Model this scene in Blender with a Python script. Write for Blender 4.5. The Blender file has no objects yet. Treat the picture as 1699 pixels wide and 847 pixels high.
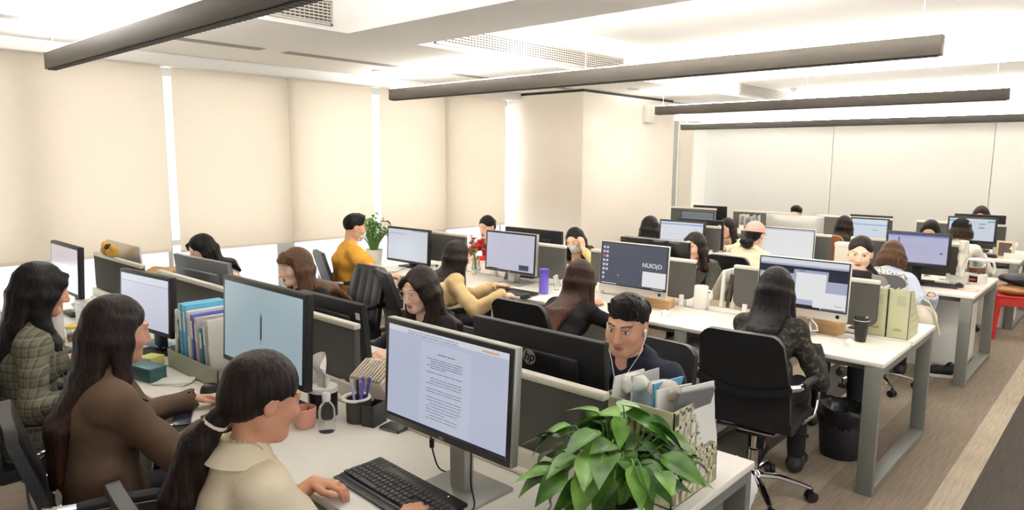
import bpy, bmesh, math, random
import numpy as np
from mathutils import Vector, Matrix

S = bpy.context.scene
COL = S.collection
random.seed(7)

# ------------------------------------------------------------------ camera
F_PX, CX, CY = 1155.1, 849.5, 423.5
CAM_H = 1.82
YAW, PITCH, ROLL = 0.73782, -0.136896, 0.00709
_f = np.array([-math.sin(YAW)*math.cos(PITCH), math.cos(YAW)*math.cos(PITCH), math.sin(PITCH)])
_r0 = np.array([math.cos(YAW), math.sin(YAW), 0.0])
_u0 = np.cross(_r0, _f)
_r = _r0*math.cos(ROLL) + _u0*math.sin(ROLL)
_u = -_r0*math.sin(ROLL) + _u0*math.cos(ROLL)
cam_data = bpy.data.cameras.new('camera')
cam_data.sensor_width = 36.0
cam_data.lens = F_PX/1699*36.0
cam_data.clip_start = 0.05
cam = bpy.data.objects.new('camera', cam_data)
COL.objects.link(cam)
cam.matrix_world = Matrix(((_r[0], _u[0], -_f[0], 0), (_r[1], _u[1], -_f[1], 0),
                           (_r[2], _u[2], -_f[2], CAM_H), (0, 0, 0, 1)))
S.camera = cam

# ------------------------------------------------------------------ light
S.view_settings.view_transform = 'Standard'
S.view_settings.look = 'None'
S.view_settings.gamma = 1.0
S.view_settings.use_curve_mapping = False
S.view_settings.exposure = EXPOSURE = 0.66
world = bpy.data.worlds.new('daylight')
S.world = world
world.use_nodes = True
_bg = world.node_tree.nodes['Background']
_bg.inputs['Color'].default_value = (0.98, 0.985, 1.0, 1)
_bg.inputs['Strength'].default_value = WORLD_STRENGTH = 1.2
BAR_EMIT = 85.0       # uplight strips on top of the pendant bars
COVE_EMIT = 22.0      # hidden strips in the ceiling coves
DOWN_W = 6.0         # recessed downlights

SCREEN_EMIT = 0.48
def area_light(name, loc, size, size_y, power, color, rot):
    d = bpy.data.lights.new(name, 'AREA')
    d.shape = 'RECTANGLE'; d.size = size; d.size_y = size_y
    d.energy = power; d.color = color
    o = bpy.data.objects.new(name, d); COL.objects.link(o)
    o.location = loc; o.rotation_euler = rot
    return o
# daylight coming in through the window wall
area_light('window_daylight', (-6.75, 4.6, 1.7), 2.0, 9.6, 95.0, (1.0, 0.99, 0.97), (0, math.radians(-90), 0))

# ------------------------------------------------------------------ helpers
def lin(c):
    return tuple((v/255/12.92) if v/255 <= 0.04045 else ((v/255+0.055)/1.055)**2.4 for v in c[:3]) + (1.0,)

def nodes_of(name):
    m = bpy.data.materials.new(name); m.use_nodes = True
    nt = m.node_tree
    return m, nt, nt.nodes['Principled BSDF']

def mat(name, rgb, rough=0.5, metal=0.0, var=0.0, vscale=8.0, bump=0.0, bscale=60.0, stretch=(1, 1, 1), spec=0.5, trans=0.0, ior=1.45, alpha=1.0, coat=0.0):
    """plain procedural surface: colour with a little noise variation and an optional noise bump"""
    m, nt, p = nodes_of(name)
    p.inputs['Roughness'].default_value = rough
    p.inputs['Metallic'].default_value = metal
    p.inputs['Specular IOR Level'].default_value = spec
    p.inputs['Transmission Weight'].default_value = trans
    p.inputs['IOR'].default_value = ior
    p.inputs['Alpha'].default_value = alpha
    p.inputs['Coat Weight'].default_value = coat
    c = lin(rgb)
    p.inputs['Base Color'].default_value = c
    if var > 0 or bump > 0:
        tc = nt.nodes.new('ShaderNodeTexCoord'); mp = nt.nodes.new('ShaderNodeMapping')
        mp.inputs['Scale'].default_value = stretch
        nt.links.new(tc.outputs['Object'], mp.inputs['Vector'])
    if var > 0:
        n = nt.nodes.new('ShaderNodeTexNoise'); n.inputs['Scale'].default_value = vscale; n.inputs['Detail'].default_value = 4
        nt.links.new(mp.outputs[0], n.inputs['Vector'])
        r = nt.nodes.new('ShaderNodeValToRGB')
        r.color_ramp.elements[0].position = 0.3; r.color_ramp.elements[1].position = 0.7
        r.color_ramp.elements[0].color = tuple(v*(1-var) for v in c[:3])+(1,)
        r.color_ramp.elements[1].color = tuple(min(1, v*(1+var)) for v in c[:3])+(1,)
        nt.links.new(n.outputs['Fac'], r.inputs[0]); nt.links.new(r.outputs[0], p.inputs['Base Color'])
    if bump > 0:
        n2 = nt.nodes.new('ShaderNodeTexNoise'); n2.inputs['Scale'].default_value = bscale; n2.inputs['Detail'].default_value = 3
        nt.links.new(mp.outputs[0], n2.inputs['Vector'])
        b = nt.nodes.new('ShaderNodeBump'); b.inputs['Strength'].default_value = bump; b.inputs['Distance'].default_value = 0.01
        nt.links.new(n2.outputs['Fac'], b.inputs['Height']); nt.links.new(b.outputs[0], p.inputs['Normal'])
    return m

def emit_mat(name, rgb, strength):
    m, nt, p = nodes_of(name)
    p.inputs['Base Color'].default_value = lin(rgb)
    p.inputs['Emission Color'].default_value = lin(rgb)
    p.inputs['Emission Strength'].default_value = strength
    return m

def vcol_mat(name, rough=0.5, emit=0.0, sss=0.0, spec=0.5):
    """base colour (and glow, for screens) taken from the mesh colour attribute 'tint'"""
    m, nt, p = nodes_of(name)
    a = nt.nodes.new('ShaderNodeVertexColor'); a.layer_name = 'tint'
    nt.links.new(a.outputs['Color'], p.inputs['Base Color'])
    p.inputs['Roughness'].default_value = rough
    p.inputs['Specular IOR Level'].default_value = spec
    if emit:
        p.inputs['Base Color'].default_value = (0.01, 0.01, 0.01, 1)
        for l in list(p.inputs['Base Color'].links): nt.links.remove(l)
        nt.links.new(a.outputs['Color'], p.inputs['Emission Color'])
        p.inputs['Emission Strength'].default_value = emit
    if sss:
        p.inputs['Subsurface Weight'].default_value = sss
        p.inputs['Subsurface Radius'].default_value = (0.02, 0.008, 0.005)
        p.inputs['Subsurface Scale'].default_value = 0.3
    return m

def finish(me, angle=35):
    if len(me.polygons):
        me.polygons.foreach_set('use_smooth', [True]*len(me.polygons))
        if angle < 170: me.set_sharp_from_angle(angle=math.radians(angle))
    me.update()

class MB:
    """collects shapes and links them as ONE mesh object"""
    def __init__(s): s.v = []; s.f = []; s.m = []; s.c = []
    def add(s, vs, fs, mi=0, col=None):
        o = len(s.v); s.v += [tuple(v) for v in vs]; s.f += [tuple(i+o for i in f) for f in fs]
        s.m += [mi]*len(fs); s.c += [col]*len(fs)
        return s
    def box(s, c, d, bev=0.0, rot=None, mi=0, seg=2, col=None):
        bm = bmesh.new(); bmesh.ops.create_cube(bm, size=1.0)
        for v in bm.verts: v.co = Vector((v.co.x*d[0], v.co.y*d[1], v.co.z*d[2]))
        if bev > 0:
            bev = min(bev, 0.49*min(d))
            bmesh.ops.bevel(bm, geom=list(bm.edges), offset=bev, segments=seg, profile=0.5, affect='EDGES')
        M = Matrix.Translation(Vector(c))
        if rot is not None: M = M @ (rot if isinstance(rot, Matrix) else Matrix.Rotation(rot, 4, 'Z'))
        vs = [M @ v.co for v in bm.verts]; bm.verts.index_update()
        fs = [[v.index for v in f.verts] for f in bm.faces]; bm.free()
        return s.add(vs, fs, mi, col)
    def bb(s, a, b, bev=0.0, mi=0, col=None):
        return s.box([(a[i]+b[i])/2 for i in range(3)], [abs(b[i]-a[i]) for i in range(3)], bev, None, mi, 2, col)
    def tube(s, pts, r, n=8, closed=False, mi=0, flat=None, cap=True):
        pts = [Vector(p) for p in pts]; N = len(pts)
        rs = r if isinstance(r, (list, tuple)) else [r]*N
        vs = []; fs = []; prev = None
        for i, p in enumerate(pts):
            a = pts[(i-1) % N] if (closed or i > 0) else p
            b = pts[(i+1) % N] if (closed or i < N-1) else p
            t = (b-a).normalized() if (b-a).length > 1e-9 else Vector((0, 0, 1))
            if prev is None:
                u = Vector((0, 0, 1)) if abs(t.z) < 0.9 else Vector((1, 0, 0))
                u = (u - t*u.dot(t)).normalized()
            else:
                u = prev - t*prev.dot(t)
                u = u.normalized() if u.length > 1e-6 else t.orthogonal().normalized()
            prev = u; w = t.cross(u)
            for k in range(n):
                an = 2*math.pi*k/n
                ca, sa = math.cos(an)*rs[i], math.sin(an)*rs[i]
                if flat: ca *= flat
                vs.append(p + u*ca + w*sa)
        for i in range(N if closed else N-1):
            j = (i+1) % N
            for k in range(n):
                fs.append((i*n+k, i*n+(k+1) % n, j*n+(k+1) % n, j*n+k))
        if not closed and cap:
            fs.append(tuple(reversed(range(n)))); fs.append(tuple((N-1)*n+k for k in range(n)))
        return s.add(vs, fs, mi)
    def lathe(s, prof, c=(0, 0, 0), n=20, mi=0, M=None, col=None):
        """prof: (radius, z) pairs from bottom to top"""
        vs = []; fs = []
        for r, z in prof:
            for k in range(n):
                a = 2*math.pi*k/n
                p = Vector((r*math.cos(a), r*math.sin(a), z))
                if M is not None: p = M @ p
                vs.append(p + Vector(c))
        for i in range(len(prof)-1):
            for k in range(n):
                fs.append((i*n+k, i*n+(k+1) % n, (i+1)*n+(k+1) % n, (i+1)*n+k))
        fs.append(tuple(reversed(range(n)))); fs.append(tuple((len(prof)-1)*n+k for k in range(n)))
        return s.add(vs, fs, mi, col)
    def ell(s, c, r, n=12, mi=0, rot=None):
        prof = [(max(1e-4, math.cos(t)), math.sin(t)) for t in [(-0.5+i/(n//2+2))*math.pi for i in range(n//2+3)]]
        vs = []; fs = []
        for a, z in prof:
            for k in range(n):
                p = Vector((a*math.cos(2*math.pi*k/n)*r[0], a*math.sin(2*math.pi*k/n)*r[1], z*r[2]))
                if rot is not None: p = rot @ p
                vs.append(p+Vector(c))
        for i in range(len(prof)-1):
            for k in range(n):
                fs.append((i*n+k, i*n+(k+1) % n, (i+1)*n+(k+1) % n, (i+1)*n+k))
        return s.add(vs, fs, mi)
    def prism(s, outline, h, M=None, mi=0):
        """outline in local XY, extruded along local Z from 0 to h, placed by M"""
        n = len(outline)
        vs = [Vector((x, y, 0)) for x, y in outline] + [Vector((x, y, h)) for x, y in outline]
        if M is not None: vs = [M @ v for v in vs]
        fs = [tuple(reversed(range(n))), tuple(range(n, 2*n))] + [(i, (i+1) % n, n+(i+1) % n, n+i) for i in range(n)]
        return s.add(vs, fs, mi)
    def grid(s, fn, nu, nv, mi=0):
        """open sheet from fn(u, v) with u, v in 0..1"""
        vs = [fn(i/nu, j/nv) for j in range(nv+1) for i in range(nu+1)]
        fs = [(j*(nu+1)+i, j*(nu+1)+i+1, (j+1)*(nu+1)+i+1, (j+1)*(nu+1)+i) for j in range(nv) for i in range(nu)]
        return s.add(vs, fs, mi)
    def shell(s, fn, th, nu, nv, mi=0):
        """closed sheet with thickness: fn(u,v) -> (point, normal)"""
        a = [fn(i/nu, j/nv) for j in range(nv+1) for i in range(nu+1)]
        vs = [Vector(p)+Vector(n)*th/2 for p, n in a] + [Vector(p)-Vector(n)*th/2 for p, n in a]
        K = (nu+1)*(nv+1); q = lambda i, j: j*(nu+1)+i; fs = []
        for j in range(nv):
            for i in range(nu):
                f = (q(i, j), q(i+1, j), q(i+1, j+1), q(i, j+1)); fs.append(f); fs.append(tuple(K+x for x in reversed(f)))
        edge = [q(i, 0) for i in range(nu)] + [q(nu, j) for j in range(nv)] + [q(i, nv) for i in range(nu, 0, -1)] + [q(0, j) for j in range(nv, 0, -1)]
        for k in range(len(edge)):
            a_, b_ = edge[k], edge[(k+1) % len(edge)]
            fs.append((b_, a_, K+a_, K+b_))
        return s.add(vs, fs, mi)
    def build(s, name, m, parent=None, angle=35, origin=None):
        me = bpy.data.meshes.new(name)
        vs = s.v if origin is None else [(v[0]-origin[0], v[1]-origin[1], v[2]-origin[2]) for v in s.v]
        me.from_pydata(vs, [], s.f)
        for x in (m if isinstance(m, (list, tuple)) else [m]): me.materials.append(x)
        me.polygons.foreach_set('material_index', s.m)
        if any(c is not None for c in s.c):
            ca = me.color_attributes.new('tint', 'FLOAT_COLOR', 'CORNER')
            buf = []
            for p, c in zip(me.polygons, s.c):
                buf += list(c or (0, 0, 0, 1))*p.loop_total
            ca.data.foreach_set('color', buf)
        finish(me, angle)
        o = bpy.data.objects.new(name, me); COL.objects.link(o)
        if parent is not None: o.parent = parent
        if origin is not None: o.location = origin
        return o

def tag(o, label=None, cat=None, group=None, kind=None):
    if label: o['label'] = label
    if cat: o['category'] = cat
    if group: o['group'] = group
    if kind: o['kind'] = kind
    return o

def thing(name, label, cat, loc=(0, 0, 0), rz=0.0, group=None):
    o = bpy.data.objects.new(name, None); COL.objects.link(o)
    o.empty_display_size = 0.1
    o.location = loc; o.rotation_euler = (0, 0, rz)
    return tag(o, label, cat, group)

def struct(name, mb, m, angle=35, label=None):
    o = mb.build(name, m, None, angle); o['kind'] = 'structure'
    o['label'] = label or name.replace('_', ' '); o['category'] = name.split('_')[0]
    return o

def copy_tree(o, parent=None):
    c = o.copy(); COL.objects.link(c)
    if parent is not None: c.parent = parent
    for ch in list(o.children): copy_tree(ch, c)
    return c

def dup(o, loc, rz, label, group=None):
    c = copy_tree(o); c.location = loc; c.rotation_euler = (0, 0, rz); c['label'] = label
    if group: c['group'] = group
    return c

def text_mb(txt, size, M, mb, th=0.0006, mi=0, shear=0.0, bold=0.0, col=None):
    """lettering as real thin geometry, placed by matrix M (local XY plane, facing +Z)"""
    cu = bpy.data.curves.new('lettering', 'FONT'); cu.body = txt; cu.size = size
    cu.extrude = th; cu.align_x = 'CENTER'; cu.align_y = 'CENTER'; cu.shear = shear; cu.offset = bold
    cu.resolution_u = 3
    o = bpy.data.objects.new('lettering', cu); COL.objects.link(o)
    dg = bpy.context.evaluated_depsgraph_get()
    me = bpy.data.meshes.new_from_object(o.evaluated_get(dg))
    mb.add([M @ v.co for v in me.vertices], [list(p.vertices) for p in me.polygons], mi, col)
    bpy.data.objects.remove(o); bpy.data.curves.remove(cu); bpy.data.meshes.remove(me)
    return mb

def facing(loc, right, up):
    """matrix whose local X is right, local Y is up"""
    r = Vector(right).normalized(); u = Vector(up); u = (u-r*u.dot(r)).normalized(); n = r.cross(u)
    return Matrix(((r.x, u.x, n.x, loc[0]), (r.y, u.y, n.y, loc[1]), (r.z, u.z, n.z, loc[2]), (0, 0, 0, 1)))

# ------------------------------------------------------------------ implicit surfaces (bodies, hair, cloth)
def axis(lo, hi, step, fine=()):
    xs = []; x = lo
    while x < hi+step:
        xs.append(x)
        st = step
        for a, b, fs in fine:
            if a-step <= x <= b: st = min(st, fs)
        x += st
    return np.array(xs)

class Field:
    def __init__(s, lo, hi, step, fine=((), (), ())):
        s.ax = [axis(lo[i], hi[i], step, fine[i]) for i in range(3)]
        s.V = np.full([len(a) for a in s.ax], 0.3, dtype=np.float32)
        s.step = step
    def sl(s, lo, hi):
        r = []
        for i in range(3):
            a = np.searchsorted(s.ax[i], lo[i]); b = np.searchsorted(s.ax[i], hi[i])
            r.append(slice(max(0, a-1), min(len(s.ax[i]), b+1)))
        return tuple(r)
    def pts(s, sl):
        return (s.ax[0][sl[0]][:, None, None], s.ax[1][sl[1]][None, :, None], s.ax[2][sl[2]][None, None, :])
    def put(s, sl, d, k, op='add'):
        if s.V[sl].size == 0: return
        A = s.V[sl]
        if op == 'add':
            h = np.maximum(k-np.abs(A-d), 0)/k
            s.V[sl] = np.minimum(A, d)-h*h*k*0.25
        elif op == 'sub':
            d = -d
            h = np.maximum(k-np.abs(A-d), 0)/k
            s.V[sl] = np.maximum(A, d)+h*h*k*0.25
    def cone(s, a, b, ra, rb, k=0.02, op='add', flat=None, grow=0.0):
        """tapered capsule; flat=(axis, factor) stretches it along an axis by the factor"""
        a = np.array(a, float); b = np.array(b, float); ra += grow; rb += grow
        if op == 'nop': return
        m = max(ra, rb)*(flat[1] if flat else 1.0)+k+2*s.step
        sl = s.sl(np.minimum(a, b)-m, np.maximum(a, b)+m)
        X, Y, Z = s.pts(sl)
        px, py, pz = X-a[0], Y-a[1], Z-a[2]
        ab = b-a
        if flat:
            n = np.array(flat[0], float); n /= np.linalg.norm(n); f = 1-1/flat[1]
            c = (px*n[0]+py*n[1]+pz*n[2])*f
            px, py, pz = px-c*n[0], py-c*n[1], pz-c*n[2]
            ab = ab-n*(ab@n)*f
        L2 = max(ab@ab, 1e-9)
        t = np.clip((px*ab[0]+py*ab[1]+pz*ab[2])/L2, 0, 1)
        d = np.sqrt((px-t*ab[0])**2+(py-t*ab[1])**2+(pz-t*ab[2])**2)-(ra+(rb-ra)*t)
        s.put(sl, d.astype(np.float32), k, op)
    def chain(s, pts, rs, k=0.02, **kw):
        for i in range(len(pts)-1): s.cone(pts[i], pts[i+1], rs[i], rs[i+1], k, **kw)
    def ell(s, c, r, R=None, k=0.02, op='add'):
        c = np.array(c, float); r = np.array(r, float); R = np.eye(3) if R is None else R
        m = max(r)+k+2*s.step
        sl = s.sl(c-m, c+m); X, Y, Z = s.pts(sl)
        px, py, pz = X-c[0], Y-c[1], Z-c[2]
        q = [px*R[0][i]+py*R[1][i]+pz*R[2][i] for i in range(3)]
        k0 = np.sqrt(sum((q[i]/r[i])**2 for i in range(3)))
        k1 = np.sqrt(sum((q[i]/r[i]**2)**2 for i in range(3)))+1e-9
        s.put(sl, (k0*(k0-1)/k1).astype(np.float32), k, op)
    def cut(s, p, n):
        """remove what lies on the side n points to"""
        X, Y, Z = s.pts((slice(None),)*3); n = np.array(n, float); n /= np.linalg.norm(n)
        s.V = np.maximum(s.V, ((X-p[0])*n[0]+(Y-p[1])*n[1]+(Z-p[2])*n[2]).astype(np.float32))
    def noise(s, amp, freq, seed=0, stretch=(1, 1, 1), n=5):
        rg = np.random.RandomState(seed)
        X, Y, Z = s.pts((slice(None),)*3)
        out = 0
        for i in range(n):
            w = rg.normal(size=3)*freq*rg.uniform(0.5, 1.3)/1.7
            w = w*np.array(stretch)
            q = 0.6*np.sin(rg.normal()*freq*0.4*X*stretch[0]+rg.normal()*freq*0.4*Y*stretch[1]+rg.normal()*freq*.4*Z*stretch[2]+rg.uniform(0, 6))
            out = out+np.sin(w[0]*X+w[1]*Y+w[2]*Z+rg.uniform(0, 6)+q)
        s.V += (amp*out/math.sqrt(n)).astype(np.float32)
    def mesh(s):
        V = s.V
        V[0] = V[-1] = 0.3; V[:, 0] = V[:, -1] = 0.3; V[:, :, 0] = V[:, :, -1] = 0.3
        I = V < 0
        nx, ny, nz = V.shape
        c = np.zeros((nx-1, ny-1, nz-1), np.int8)
        for dx in (0, 1):
            for dy in (0, 1):
                for dz in (0, 1): c += I[dx:nx-1+dx, dy:ny-1+dy, dz:nz-1+dz]
        act = (c > 0) & (c < 8)
        idx = np.full(act.shape, -1, np.int64); ijk = np.argwhere(act)
        idx[act] = np.arange(len(ijk))
        if len(ijk) == 0: return np.zeros((0, 3)), []
        P = np.zeros((len(ijk), 3)); W = np.zeros(len(ijk))
        i, j, k = ijk.T
        cor = [(a, b, d) for a in (0, 1) for b in (0, 1) for d in (0, 1)]
        for a in cor:
            for ax in range(3):
                if a[ax] == 1: continue
                b = list(a); b[ax] = 1
                va = V[i+a[0], j+a[1], k+a[2]]; vb = V[i+b[0], j+b[1], k+b[2]]
                cr = (va < 0) != (vb < 0)
                t = np.where(cr, va/(va-vb+1e-12), 0)
                pa = np.stack([s.ax[0][i+a[0]], s.ax[1][j+a[1]], s.ax[2][k+a[2]]], 1)
                pb = np.stack([s.ax[0][i+b[0]], s.ax[1][j+b[1]], s.ax[2][k+b[2]]], 1)
                P += np.where(cr[:, None], pa+(pb-pa)*t[:, None], 0); W += cr
        P /= W[:, None]
        quads = []
        for ax in range(3):
            sh = [slice(1, -1)]*3
            A = [slice(1, -1)]*3; A[ax] = slice(0, -1); B = [slice(1, -1)]*3; B[ax] = slice(1, None)
            ia, ib = I[tuple(A)], I[tuple(B)]
            for flip in (False, True):
                e = np.argwhere(ia & ~ib if not flip else ib & ~ia)
                if len(e) == 0: continue
                o = [0 if q == ax else 1 for q in range(3)]
                base = e+np.array(o)
                u, v = [(1, 2), (2, 0), (0, 1)][ax]
                def g(du, dv):
                    t = base.copy(); t[:, u] -= du; t[:, v] -= dv
                    return idx[t[:, 0], t[:, 1], t[:, 2]]
                qd = np.stack([g(1, 1), g(0, 1), g(0, 0), g(1, 0)], 1)
                quads.append(qd[:, ::-1] if flip else qd)
        Q = np.concatenate(quads)
        return P, Q

def np_mesh(name, P, Q, mats, parent=None, origin=(0, 0, 0), tint=None, mi=None):
    me = bpy.data.meshes.new(name)
    P = np.asarray(P, float)-np.array(origin)
    me.vertices.add(len(P)); me.vertices.foreach_set('co', P.astype(np.float32).ravel())
    Q = np.asarray(Q, np.int32)
    me.loops.add(Q.size); me.loops.foreach_set('vertex_index', Q.ravel())
    me.polygons.add(len(Q))
    me.polygons.foreach_set('loop_start', np.arange(0, Q.size, 4, dtype=np.int32))
    me.polygons.foreach_set('use_smooth', np.ones(len(Q), bool))
    for m in (mats if isinstance(mats, (list, tuple)) else [mats]): me.materials.append(m)
    if mi is not None: me.polygons.foreach_set('material_index', np.asarray(mi, np.int32))
    me.update(calc_edges=True); me.validate()
    if tint is not None:
        ca = me.color_attributes.new('tint', 'FLOAT_COLOR', 'POINT')
        ca.data.foreach_set('color', np.asarray(tint, np.float32).ravel())
    o = bpy.data.objects.new(name, me); COL.objects.link(o)
    if parent is not None: o.parent = parent
    return o

# ------------------------------------------------------------------ people
def nrm(v): v = np.array(v, float); return v/np.linalg.norm(v)

def rotv(v, ax, a):
    ax = nrm(ax); v = np.array(v, float)
    return v*math.cos(a)+np.cross(ax, v)*math.sin(a)+ax*(ax@v)*(1-math.cos(a))

M_SKIN = vcol_mat('skin', 0.5, sss=0.08, spec=0.35)
def hair_mat(name, rgb, tip=None, rough=0.46):
    m, nt, p = nodes_of(name)
    tc = nt.nodes.new('ShaderNodeTexCoord'); mp = nt.nodes.new('ShaderNodeMapping')
    mp.inputs['Scale'].default_value = (55, 55, 1.6)
    nt.links.new(tc.outputs['Object'], mp.inputs['Vector'])
    n = nt.nodes.new('ShaderNodeTexNoise'); n.inputs['Scale'].default_value = 2.2; n.inputs['Detail'].default_value = 3
    nt.links.new(mp.outputs[0], n.inputs['Vector'])
    r = nt.nodes.new('ShaderNodeValToRGB')
    a = lin(rgb); r.color_ramp.elements[0].position = .3; r.color_ramp.elements[1].position = .75
    r.color_ramp.elements[0].color = tuple(v*.50 for v in a[:3])+(1,); r.color_ramp.elements[1].color = tuple(v*1.7 for v in a[:3])+(1,)
    nt.links.new(n.outputs['Fac'], r.inputs[0])
    src = r.outputs[0]
    if tip is not None:
        at = nt.nodes.new('ShaderNodeVertexColor'); at.layer_name = 'tint'
        mx = nt.nodes.new('ShaderNodeMix'); mx.data_type = 'RGBA'; mx.blend_type = 'MIX'
        mul = nt.nodes.new('ShaderNodeMix'); mul.data_type = 'RGBA'; mul.blend_type = 'MULTIPLY'; mul.inputs['Factor'].default_value = 1
        r2 = nt.nodes.new('ShaderNodeValToRGB'); t = lin(tip)
        r2.color_ramp.elements[0].position = .3; r2.color_ramp.elements[1].position = .75
        r2.color_ramp.elements[0].color = tuple(v*.5 for v in t[:3])+(1,); r2.color_ramp.elements[1].color = tuple(v*1.3 for v in t[:3])+(1,)
        nt.links.new(n.outputs['Fac'], r2.inputs[0])
        nt.links.new(at.outputs['Color'], mx.inputs['Factor'])
        nt.links.new(r.outputs[0], mx.inputs['A']); nt.links.new(r2.outputs[0], mx.inputs['B'])
        src = mx.outputs['Result']
    nt.links.new(src, p.inputs['Base Color'])
    b = nt.nodes.new('ShaderNodeBump'); b.inputs['Strength'].default_value = 0.7; b.inputs['Distance'].default_value = 0.004
    nt.links.new(n.outputs['Fac'], b.inputs['Height']); nt.links.new(b.outputs[0], p.inputs['Normal'])
    p.inputs['Roughness'].default_value = rough; p.inputs['Specular IOR Level'].default_value = .16
    return m
H_BLACK = hair_mat('black_hair', (20, 17, 17))
H_DARK = hair_mat('dark_brown_hair', (31, 23, 20), tip=(66, 41, 30))
H_BROWN = hair_mat('brown_hair', (46, 30, 23), tip=(120, 68, 42))
H_CHEST = hair_mat('chestnut_hair', (78, 54, 38), tip=(112, 82, 58))

class Frame:
    """head frame: x right of the person, y forward, z up"""
    def __init__(s, c, yaw, pitch, roll):
        f = np.array([math.cos(yaw)*math.cos(pitch), math.sin(yaw)*math.cos(pitch), math.sin(pitch)])
        r = nrm(np.cross(f, [0, 0, 1])); u = np.cross(r, f)
        r2 = r*math.cos(roll)+u*math.sin(roll); u2 = -r*math.sin(roll)+u*math.cos(roll)
        s.c = np.array(c, float); s.r, s.f, s.u = r2, f, u2
        s.R = np.stack([s.r, s.f, s.u], 1)
    def w(s, x, y, z): return s.c+s.r*x+s.f*y+s.u*z
    def loc(s, P): return (np.asarray(P)-s.c) @ s.R

def ik(a, c, l1, l2, hint):
    a = np.array(a, float); c = np.array(c, float); d = c-a; L = np.linalg.norm(d)
    if L > (l1+l2)*0.995: c = a+d*(l1+l2)*0.995/L; d = c-a; L = np.linalg.norm(d)
    x = (l1*l1-l2*l2+L*L)/(2*L); h = math.sqrt(max(l1*l1-x*x, 0))
    u = d/L; hv = np.array(hint, float); hv = hv-u*(hv@u); hv = nrm(hv)
    return a+u*x+hv*h, c

def head_field(F, fr, male, sc, fine):
    W = lambda x, y, z: fr.w(x*sc, y*sc, z*sc)
    E = lambda c, r, k=.02, op='add': F.ell(W(*c), [v*sc for v in r], fr.R, k, op)
    j = 1.06 if male else 1.0
    E((0, -.016, .032), (.074, .094, .084))
    E((0, .022, -.012), (.064*j, .072, .082), .03)
    E((0, .036, -.056), (.047*j, .052, .050), .03)
    F.cone(W(-.020*j, .070, -.088), W(.020*j, .070, -.088), .017*sc, .017*sc, .03)
    F.cone(W(-.050*j, .0, -.062), W(-.012, .066, -.090), .016*sc, .014*sc, .03)
    F.cone(W(.050*j, .0, -.062), W(.012, .066, -.090), .016*sc, .014*sc, .03)
    if fine:
        for s in (-1, 1):
            F.ell(W(s*.031, .102, .008), [.019*sc, .018*sc, .013*sc], fr.R, .014, 'sub')
            F.ell(W(s*.031, .0755, .007), [.0145*sc]*3, fr.R, .004)
            F.cone(W(s*.016, .0895, .0275), W(s*.048, .077, .029), (.008 if male else .006)*sc, .005*sc, .014)
            F.cone(W(s*.018, .0885, .0165), W(s*.044, .079, .0150), .0035*sc, .003*sc, .004)
            F.ell(W(s*.042, .066, -.026), [.020*sc, .018*sc, .018*sc], fr.R, .025)
            F.ell(W(s*.010, .096, -.036), [.0085*sc, .010*sc, .0075*sc], fr.R, .006)
        F.cone(W(0, .088, .020), W(0, .110, -.030), .0065*sc, .0115*sc, .014)
        F.ell(W(0, .086, -.059), [.021*sc, .012*sc, .0055*sc], fr.R, .006)
        F.ell(W(0, .084, -.069), [.018*sc, .012*sc, .0060*sc], fr.R, .006)
        F.cone(W(-.022, .091, -.0637), W(.022, .091, -.0637), .0022*sc, .0022*sc, .003, 'sub')
    else:
        F.cone(W(0, .088, .018), W(0, .108, -.030), .007*sc, .012*sc, .016)
    for s in (-1, 1):
        F.ell(W(s*.076, -.008, -.004), [.010*sc, .019*sc, .031*sc], fr.R, .010)
        if fine: F.ell(W(s*.087, .000, .000), [.006*sc, .010*sc, .018*sc], fr.R, .006, 'sub')

def head_tint(P, fr, sc, skin, lips, brow, glow=True):
    L = fr.loc(P)/sc
    n = len(P); C = np.tile(np.array(lin(skin)), (n, 1))
    def blend(mask, rgb): C[:, :3] = C[:, :3]*(1-mask[:, None])+np.array(lin(rgb)[:3])[None]*mask[:, None]
    def blob(c, r, soft=.35):
        q = np.sqrt((((L-np.array(c))/np.array(r))**2).sum(1)); return np.clip((1+soft-q)/(2*soft), 0, 1)
    x, y, z = L.T
    front = (y > .05)
    red = tuple(int(a*b) for a, b in zip(skin, (1.0, .84, .80)))
    blend(np.maximum(blob((-.042, .07, -.026), (.022, .03, .018), .8), blob((.042, .07, -.026), (.022, .03, .018), .8))*.35*front, red)
    blend(blob((0, .092, -.064), (.022, .02, .0105), .22)*front, lips)
    for s in (-1, 1):
        arch = .0300+.0035*np.clip((np.abs(x)-.012)/.022, 0, 1)-.16*np.clip(np.abs(x)-.038, 0, 1)
        th = .0044 if brow[1] else .0026
        m = np.clip((th-np.abs(z-arch))/.0018, 0, 1)*((x*s > .013) & (x*s < .052) & front)
        blend(m*.9, brow[0])
        e = blob((s*.031, .088, .0075), (.0130, .02, .0054), .12)*front
        blend(e, (226, 220, 214))
        blend(blob((s*.031, .09, .0062), (.0058, .02, .0052), .12)*front, (36, 26, 22))
        lid = blob((s*.031, .088, .0145), (.0155, .02, .0022), .35)*front
        blend(lid*.85, (40, 28, 24))
        blend(blob((s*.0065, .105, -.040), (.004, .012, .003), .4)*front*.7, (96, 54, 44))
    return C

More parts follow.
